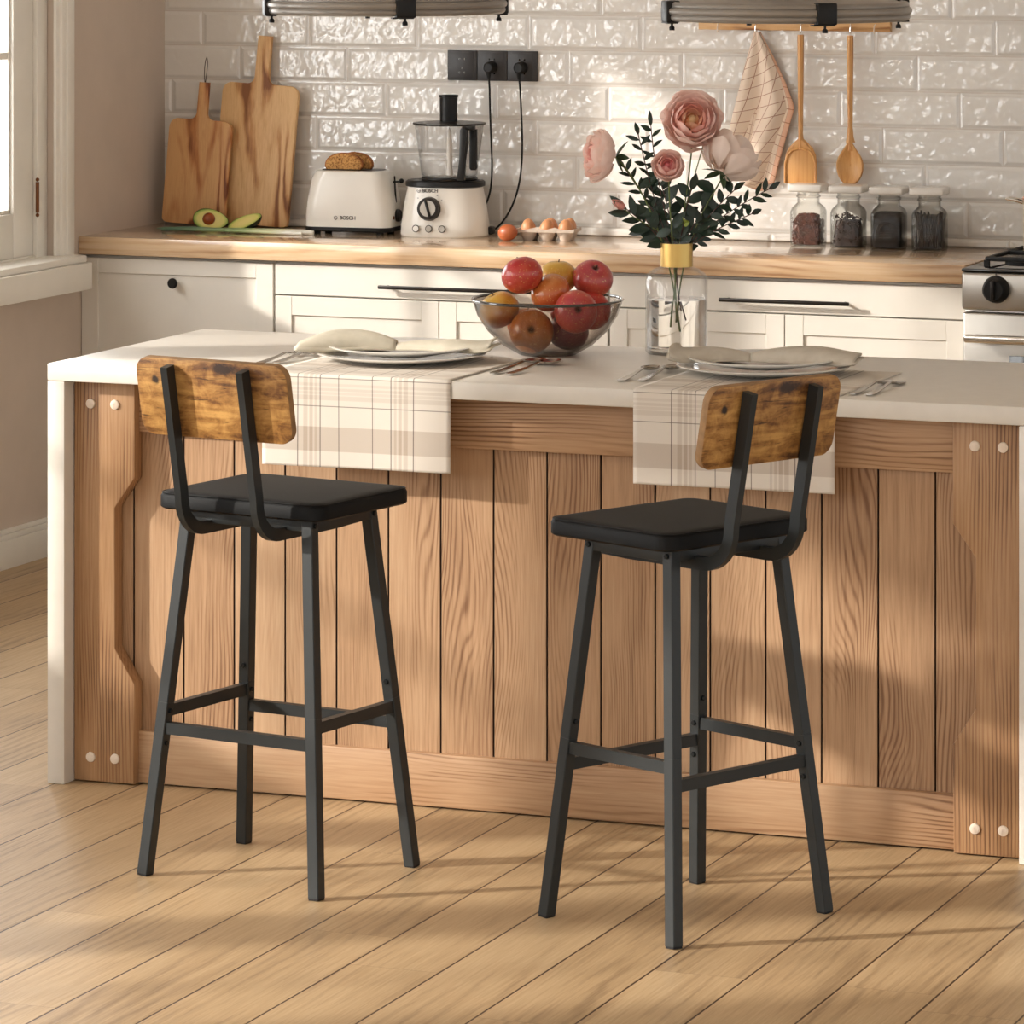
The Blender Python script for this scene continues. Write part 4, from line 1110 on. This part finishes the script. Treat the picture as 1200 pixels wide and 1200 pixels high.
obj('emblem', MB().torus(.0048, .0008, M=Matrix.Translation((-.060, -.0795, .1375)) @ Matrix.Rotation(R(90), 4, 'X'), n=24, k=6).box(-.0625, -.0575, -.0803, -.079, .1369, .1381), M['text'], fp)
obj('cord_outlet', MB().box(.118, .145, .0, .04, .004, .028, .006), M['plastic_black'], fp)

# sockets, plugs and cords
for k in range(3):
    cx_ = -4.9395+k*.0972
    t = thing('wall_socket', ['empty black wall socket, leftmost of the row of three', 'black wall socket with a plug in it, in the middle of the row', 'black wall socket with a plug in it, rightmost of the row'][k], 'socket', (cx_, WY-.001, 1.4225), 0, 'black wall sockets on the tiles')
    obj('plate', MB().box(-.048, .048, -.010, 0, -.0455, .0455, .002), M['outlet'], t)
    obj('inset', MB().box(-.036, .036, -.0112, -.009, -.040, .040, .001), M['outlet'], t)
    h = MB()
    for (hx, hz) in ((-.0085, .019), (.0085, .019), (-.008, -.022), (.008, -.022), (0, -.008)):
        h.box(hx-.0022, hx+.0022, -.0118, -.0105, hz-.0028, hz+.0028)
    obj('socket_holes', h, M['black_glass'], t, smooth=False)
def cord(px, pts_, label):
    t = thing('power_cord', label, 'power cord', (px, WY-.012, 1.418), 0, 'black power cords in the wall sockets')
    obj('plug', MB().lathe([(0, -.034), (.012, -.034), (.017, -.028), (.0185, -.010), (.0185, -.0005), (0, -.0005)], 28, M=Matrix.Rotation(R(-90), 4, 'X')), M['plastic_black'], t)
    P = bez([(0, -.02, -.010)]+pts_, 40)
    obj('cable', MB().tube([(-.001, -.026, .0), (-.001, -.024, -.02)]+P[3:], .0032, 8), M['plastic_black'], t)
    obj('strain_relief', MB().tube([(-.001, -.025, -.008), (-.001, -.024, -.034)], [.008, .0045], 12), M['plastic_black'], t)
cord(-4.842, [(0, -.02, -.12), (0, -.015, -.22), (.012, -.02, -.30), (.018, -.02, -.37), (.012, -.02, -.42), (-.03, -.05, -.470), (-.09, -.08, -.482)], 'black cord running from the middle socket down behind the food processor')
cord(-4.745, [(0, -.015, -.12), (.01, -.01, -.24), (.020, -.015, -.34), (.0, -.02, -.40), (-.04, -.03, -.46), (-.06, -.05, -.493), (-.09, -.08, -.494)], 'black cord from the rightmost socket curving down to the worktop')

# eggs
def egg_mesh(r=.022):
    pr = []
    for i in range(17):
        a_ = PI*i/16; z = -math.cos(a_); pr.append((math.sin(a_)*r*(1-.12*z) if 0 < i < 16 else 0, z*r*1.28))
    return MB().lathe(pr, 28)
lo = obj('egg', egg_mesh(.0245), M['egg_dark'], loc=(-4.683, 11.955, ZC+.0252)); lo.rotation_euler = (R(80), R(10), R(75))
tag(lo, 'single dark brown egg lying loose beside the egg carton', 'egg')
ct = thing('egg_carton', 'grey pulp egg carton holding brown eggs on the worktop', 'egg carton', (-4.585, 12.035, ZC), R(8))
cm = MB()
def tray(u, v):
    x = (u-.5)*.168; y = (v-.5)*.100
    cx_, cy_ = (math.fmod(u*3, 1)-.5 if u < 1 else .5), (math.fmod(v*2, 1)-.5 if v < 1 else .5)
    d = math.hypot(cx_, cy_)*2
    z = .032-.028*max(0, 1-d**3)
    edge = max(abs(u-.5)*2, abs(v-.5)*2)
    if edge > .93: z = .034
    return Vector((x, y, z))
cm.grid(60, 40, tray)
co = obj('tray', cm, M['carton'], ct, ang=None); solidify(co, .002, -1)
sk = MB()
for i in range(3):
    for j in range(2):
        x, y = (i-1)*.056, (j-.5)*.05
        sk.lathe([(0, 0), (.014, 0), (.018, .006), (.0265, .030), (.0255, .030), (.017, .007), (0, .003)], 20, (x, y, 0))
obj('cups', sk, M['carton'], ct, ang=50)
sk = MB().prism([(-.086, .026), (.086, .026), (.088, .037), (.06, .033), (.028, .041), (0, .033), (-.028, .041), (-.06, .033), (-.088, .037)], -.0535, -.051, 'xz')
sk.box(.084, .087, -.052, .052, .026, .036); sk.box(-.087, -.084, -.052, .052, .026, .036)
obj('lip', sk, M['carton'], ct, smooth=False)
flap = MB().grid(10, 6, lambda u, v: Vector((-.085-.055*u, -.05+.1*v, .028-.020*u+.006*math.sin(v*PI*2)*u)))
fo = obj('torn_flap', flap, M['carton'], ct, ang=None); solidify(fo, .002, 0)
Mc = Matrix.Translation((-4.585, 12.035, ZC)) @ Matrix.Rotation(R(8), 4, 'Z')
labs = {(-1, 0): 'front left', (0, 0): 'front middle', (1, 0): 'front right', (-1, 1): 'rear left', (0, 1): 'rear middle', (1, 1): 'rear right'}
for (i, j), l in labs.items():
    if (i, j) == (-1, 1): continue
    p = Mc @ Vector((i*.056, (j-.5)*.05, .036))
    e = obj('egg', egg_mesh(), M['egg'], loc=p); e.rotation_euler = (R(random.uniform(-12, 12)), R(random.uniform(-12, 12)), 0)
    tag(e, 'light brown egg in the %s cup of the carton' % l, 'egg', 'eggs in the carton')

# spice jars
jl = ['brown beans, leftmost of the row', 'star anise, second from the left', 'dark ground spice, third from the left', 'vanilla pods, nearest the stove']
def sqring(w_, z, r_): return (w_, w_, z, r_)
for k in range(4):
    t_ = k/3.0; x = -3.812+k*.1225; y = 12.122-.004*k
    jr = thing('spice_jar', 'square glass jar with white lid and %s' % jl[k], 'jar', (x, y, ZC), R(4), 'square spice jars on the worktop')
    jw = .092
    m = MB(); rings = []
    outer = [(jw-.006, 0, .010), (jw, .003, .012), (jw, .100, .012), (jw-.006, .112, .02), (jw-.022, .122, .030), (jw-.028, .126, .031), (jw-.028, .140, .031), (jw-.022, .142, .032), (jw-.022, .147, .032), (jw-.028, .149, .031), (jw-.028, .158, .031)]
    inner = [(a_-.005, max(.005, z_), max(.004, r_-.002)) for a_, z_, r_ in outer[::-1]][0:]
    for a_, z_, r_ in outer+inner:
        rings.append([m.bm.verts.new((px, py, z_)) for px, py in rrect(a_, a_, min(r_, a_/2-.001), 6)])
    for A, B in zip(rings, rings[1:]):
        n = len(A)
        for i in range(n): m.bm.faces.new((A[i], A[(i+1) % n], B[(i+1) % n], B[i]))
    m.bm.faces.new(rings[0][::-1]); m.bm.faces.new(rings[-1])
    obj('glass_body', m, M['jar_glass'], jr, ang=50)
    lid = MB().box(-.050, .050, -.050, .050, .158, .180, .006, 3)
    obj('lid', lid, M['lid'], jr, ang=30)
    # contents
    c = MB(); rnd = random.Random(k+3)
    if k == 0:
        c = rr_loft([(.076, .076, .006, .010), (.078, .078, .05, .012), (.074, .074, .072, .02), (.045, .045, .094, .02)])
        for i in range(330):
            a_, f = rnd.uniform(0, 2*PI), rnd.random(); zz = .008+.086*rnd.random(); hw = .037 if zz < .07 else .037-(zz-.07)*.7
            s_ = rnd.choice([(hw, rnd.uniform(-hw, hw)), (rnd.uniform(-hw, hw), -hw), (rnd.uniform(-hw, hw), -hw), (-hw, rnd.uniform(-hw, hw))])
            c.sphere((s_[0], s_[1], zz), .0042, 1, .8, 1.15, 6)
        mt = M['beans']
    elif k == 1:
        c = rr_loft([(.070, .070, .006, .010), (.072, .072, .05, .012), (.066, .066, .078, .02)])
        for i in range(56):
            zz = rnd.uniform(.014, .095); hw = .036
            s_ = rnd.choice([(hw, rnd.uniform(-hw, hw)), (rnd.uniform(-hw, hw), -hw), (rnd.uniform(-hw, hw), -hw), (-hw, rnd.uniform(-hw, hw))])
            if zz > .08: s_ = (rnd.uniform(-hw, hw), rnd.uniform(-hw, hw))
            q = Euler((rnd.uniform(0, 6), rnd.uniform(0, 6), rnd.uniform(0, 6))).to_matrix().to_4x4()
            for j in range(6):
                Mj = Matrix.Translation((s_[0]*.92, s_[1]*.92, zz)) @ q @ Matrix.Rotation(PI/3*j, 4, 'Z')
                c.lathe([(0, 0), (.0022, .004), (.0012, .008), (0, .0105)], 4, M=Mj @ Matrix.Rotation(R(90), 4, 'Y'))
        mt = M['anise']
    elif k == 2:
        c = rr_loft([(.080, .080, .006, .010), (.082, .082, .05, .012), (.082, .082, .094, .012), (.070, .070, .105, .02)]); mt = M['ground']
    else:
        c = rr_loft([(.056, .056, .006, .010), (.060, .060, .10, .012)])
        for i in range(34):
            a_ = rnd.uniform(-.037, .037); b_ = rnd.choice([-.037, -.034, .036]); 
            if i % 3 == 0: p0, p1 = (rnd.choice((-.037, .037)), a_, .008), (rnd.choice((-.036, .036)), -a_*.5, .108)
            else: p0, p1 = (a_, b_, .008), (max(-.038, min(.038, a_+rnd.uniform(-.03, .03))), b_, rnd.uniform(.095, .112))
            c.tube([p0, p1], .0026, 6)
        mt = M['vanilla']
    obj('contents', c, mt, jr, ang=40)
    # embossed arch on the glass
    e = MB(); yy = -jw/2-.0004
    for rr_ in (.027, .019):
        e.tube([(rr_*math.cos(R(a_)), yy, .052+rr_*math.sin(R(a_))) for a_ in range(5, 176, 10)], .0008, 5)
    for i, a_ in enumerate(range(30, 151, 20)):
        p = Vector((.023*math.cos(R(a_)), yy, .052+.023*math.sin(R(a_)))); q = Vector((math.sin(R(a_)), 0, -math.cos(R(a_))))*.0024
        e.tube([p-q-Vector((0, 0, .002)), p+Vector((0, 0, .0025)), p+q-Vector((0, 0, .002))], .0006, 5)
    for z_ in (.049, .044, .039, .034):
        e.tube([(-.018+.002*math.sin(z_*900), yy, z_), (.018, yy, z_)], .0006, 5)
    obj('embossing', e, M['emboss'], jr)

# peg rail, tea towel, utensils
rl = thing('peg_rail', 'pale wooden rail on the tiles, above the hanging utensils', 'rail', (-3.888, WY-.001, 1.553))
obj('rail', MB().box(-.294, .294, -.022, 0, -.013, .030, .002), M['pegrail'], rl)
for k, hx in enumerate((-.23, -.112, .027, .178, .25)):
    obj('hook', MB().tube([(hx, -.022, .008), (hx, -.034, .004), (hx, -.038, -.010), (hx, -.036, -.018), (hx, -.030, -.016)], .0018, 8), M['chrome'] if k in (1, 2, 3) else M['peg'], rl)
def utensil(x, kind, label, name):
    t = thing(name, label, 'utensil', (x, WY-.038, 1.093), 0, 'wooden utensils hanging on the rail')
    H = .436
    hd = MB().tube([(0, 0, .10), (0, 0, .16), (0, 0, H-.02), (0, 0, H)], [.0065, .0072, .0098, .0094], 14)
    obj('handle', hd, M['spoonwood'], t)
    if kind == 'spatula':
        ow = [(-.049, .0), (.049, .0), (.049, .060), (.046, .085), (.036, .106), (.020, .122), (.008, .132), (.0065, .15), (-.0065, .15), (-.008, .132), (-.020, .122), (-.036, .106), (-.046, .085), (-.049, .060)]
        b_ = MB().prism(ow, -.001, .004, 'xz', .0012)
        ho = obj('blade', b_, M['spoonwood'], t, ang=30)
        rm = [(-.047, 0), (-.047, .058), (-.040, .082), (-.025, .098), (0, .105), (.025, .098), (.040, .082), (.047, .058), (.047, 0)]
        obj('raised_rim', MB().tube([(a_, -.003, max(.003, b2)) for a_, b2 in rm], .0035, 8), M['spoonwood'], ho)
        tp = MB().prism([(-.044, .090), (-.008, .128), (.008, .128), (.044, .090), (.026, .1), (0, .107), (-.026, .1)], -.005, .003, 'xz', .0015)
        obj('shoulder', tp, M['spoonwood'], ho, ang=30)
    else:
        b_ = MB(); n, m_ = 40, 8; rings = []
        def outl(a_): 
            x_ = .040*math.cos(a_); z_ = .056+.056*math.sin(a_)
            if math.sin(a_) > 0: x_ *= 1-.55*math.sin(a_)**3; z_ += .02*math.sin(a_)**6
            return x_, z_
        for j in range(m_+1):
            f = j/m_; rings.append([b_.bm.verts.new((outl(2*PI*i/n)[0]*(1-f*.99), -.006+.016*(1-(1-f)**2), .058+(outl(2*PI*i/n)[1]-.058)*(1-f*.99))) for i in range(n)])
        for A, B in zip(rings, rings[1:]):
            for i in range(n): b_.bm.faces.new((A[i], A[(i+1) % n], B[(i+1) % n], B[i]))
        o = obj('spoon_bowl', b_, M['spoonwood'], t, ang=None); solidify(o, .005, 0)
        obj('neck', MB().tube([(0, .002, .125), (0, .001, .14), (0, 0, .17)], [.014, .010, .0075], 14), M['spoonwood'], t)
    obj('string', MB().tube([(-.003, 0, H-.012), (-.001, .001, H+.03), (0, .002, H+.040), (.001, .001, H+.03), (.003, 0, H-.012)], .0008, 5), M['white_string'], t)
utensil(-3.861, 'spatula', 'flat-ended wooden spatula hanging from the rail, left of the spoon', 'wooden_spatula')
utensil(-3.710, 'spoon', 'round wooden spoon hanging from the rail, above the jars', 'wooden_spoon')
# tea towel: gathered at one point, hanging in folds
def towel():
    L_ = [(-.004, .0), (-.03, -.09), (-.055, -.19), (-.078, -.29), (-.088, -.36), (-.092, -.415)]
    R_ = [(.004, .0), (.045, -.08), (.078, -.155), (.104, -.232), (.070, -.33), (.045, -.40), (.022, -.47), (.0, -.475)]
    def samp(P, t_):
        k = t_*(len(P)-1); i = min(int(k), len(P)-2); f = k-i
        return P[i][0]*(1-f)+P[i+1][0]*f, P[i][1]*(1-f)+P[i+1][1]*f
    def fn(u, v):
        a_, b_ = samp(L_, v), samp(R_, v)
        x = a_[0]*(1-u)+b_[0]*u; z = a_[1]*(1-u)+b_[1]*u
        dep = -.030-.016*math.sin(u*PI*3.2+v*1.5)*min(1, v*2)-.012*(1-v)*0
        if u > .78: dep += (u-.78)*.05*v
        return Vector((x, dep, z))
    m = MB().grid(60, 60, fn, uv=lambda u, v: (.02+u*.29*(.15+.85*v)+.10*v*(1-u)*.3, v*.46+u*.06))
    # back layer folded behind
    def fb(u, v):
        a_, b_ = samp(L_, v), samp(R_, v)
        x = a_[0]*(1-u)+b_[0]*u; z = a_[1]*(1-u)+b_[1]*u
        return Vector((x*.93+.006+.03*v*u, -.014-.006*math.sin(u*9), z*.94-.006))
    m.grid(30, 30, fb, uv=lambda u, v: (u*.29, v*.46))
    o = obj('tea_towel', m, M['towel'], ang=None, loc=(-4.0, WY-.002, 1.540)); solidify(o, .0014, 0)
    return tag(o, 'peach checked tea towel hanging from the rail, left of the utensils', 'tea towel')
towel()

# ================================================================ LIGHT
az, el = R(32.5), R(22)
sun = bpy.data.lights.new('sun', 'SUN'); sun.energy = 4.8; sun.angle = R(2.0); sun.color = (1, .94, .86)
so = bpy.data.objects.new('sun', sun); COL.objects.link(so)
dv = Vector((math.cos(az)*math.cos(el), math.sin(az)*math.cos(el), -math.sin(el)))
so.rotation_euler = dv.to_track_quat('-Z', 'Y').to_euler()
wd = bpy.data.worlds.new('sky'); sc.world = wd; wd.use_nodes = True
nt = wd.node_tree; nt.nodes.clear()
out = nt.nodes.new('ShaderNodeOutputWorld'); bg = nt.nodes.new('ShaderNodeBackground')
tc = nt.nodes.new('ShaderNodeTexCoord'); sx = nt.nodes.new('ShaderNodeSeparateXYZ'); mr = nt.nodes.new('ShaderNodeMapRange')
mr.interpolation_type = 'SMOOTHSTEP'; mr.inputs[1].default_value = .2; mr.inputs[2].default_value = .36
ml = nt.nodes.new('ShaderNodeMath'); ml.operation = 'MULTIPLY'; ml.inputs[1].default_value = -1
mx = nt.nodes.new('ShaderNodeMix'); mx.data_type = 'RGBA'
mx.inputs[6].default_value = (.93, .945, .95, 1); mx.inputs[7].default_value = (7.6, 7.6, 7.5, 1)
nt.links.new(tc.outputs['Generated'], sx.inputs[0]); nt.links.new(sx.outputs[0], ml.inputs[0]); nt.links.new(ml.outputs[0], mr.inputs[0])
nt.links.new(mr.outputs[0], mx.inputs[0]); nt.links.new(mx.outputs[2], bg.inputs[0]); nt.links.new(bg.outputs[0], out.inputs[0])
bg.inputs[1].default_value = 1.0

# ================================================================ CAMERA
cd = bpy.data.cameras.new('camera'); cam = bpy.data.objects.new('camera', cd); COL.objects.link(cam)
cam.location = (0, 0, 1.97); cam.rotation_euler = (R(90), 0, math.atan2(5118, 13100))
cd.sensor_width = 36; cd.lens = 5118/1200*36; cd.shift_y = -736/1200; cd.clip_start = .1; cd.clip_end = 100
sc.camera = cam
sc.view_settings.view_transform = 'Standard'; sc.view_settings.look = 'None'
sc.view_settings.gamma = 1; sc.view_settings.use_curve_mapping = False; sc.view_settings.exposure = 0.1
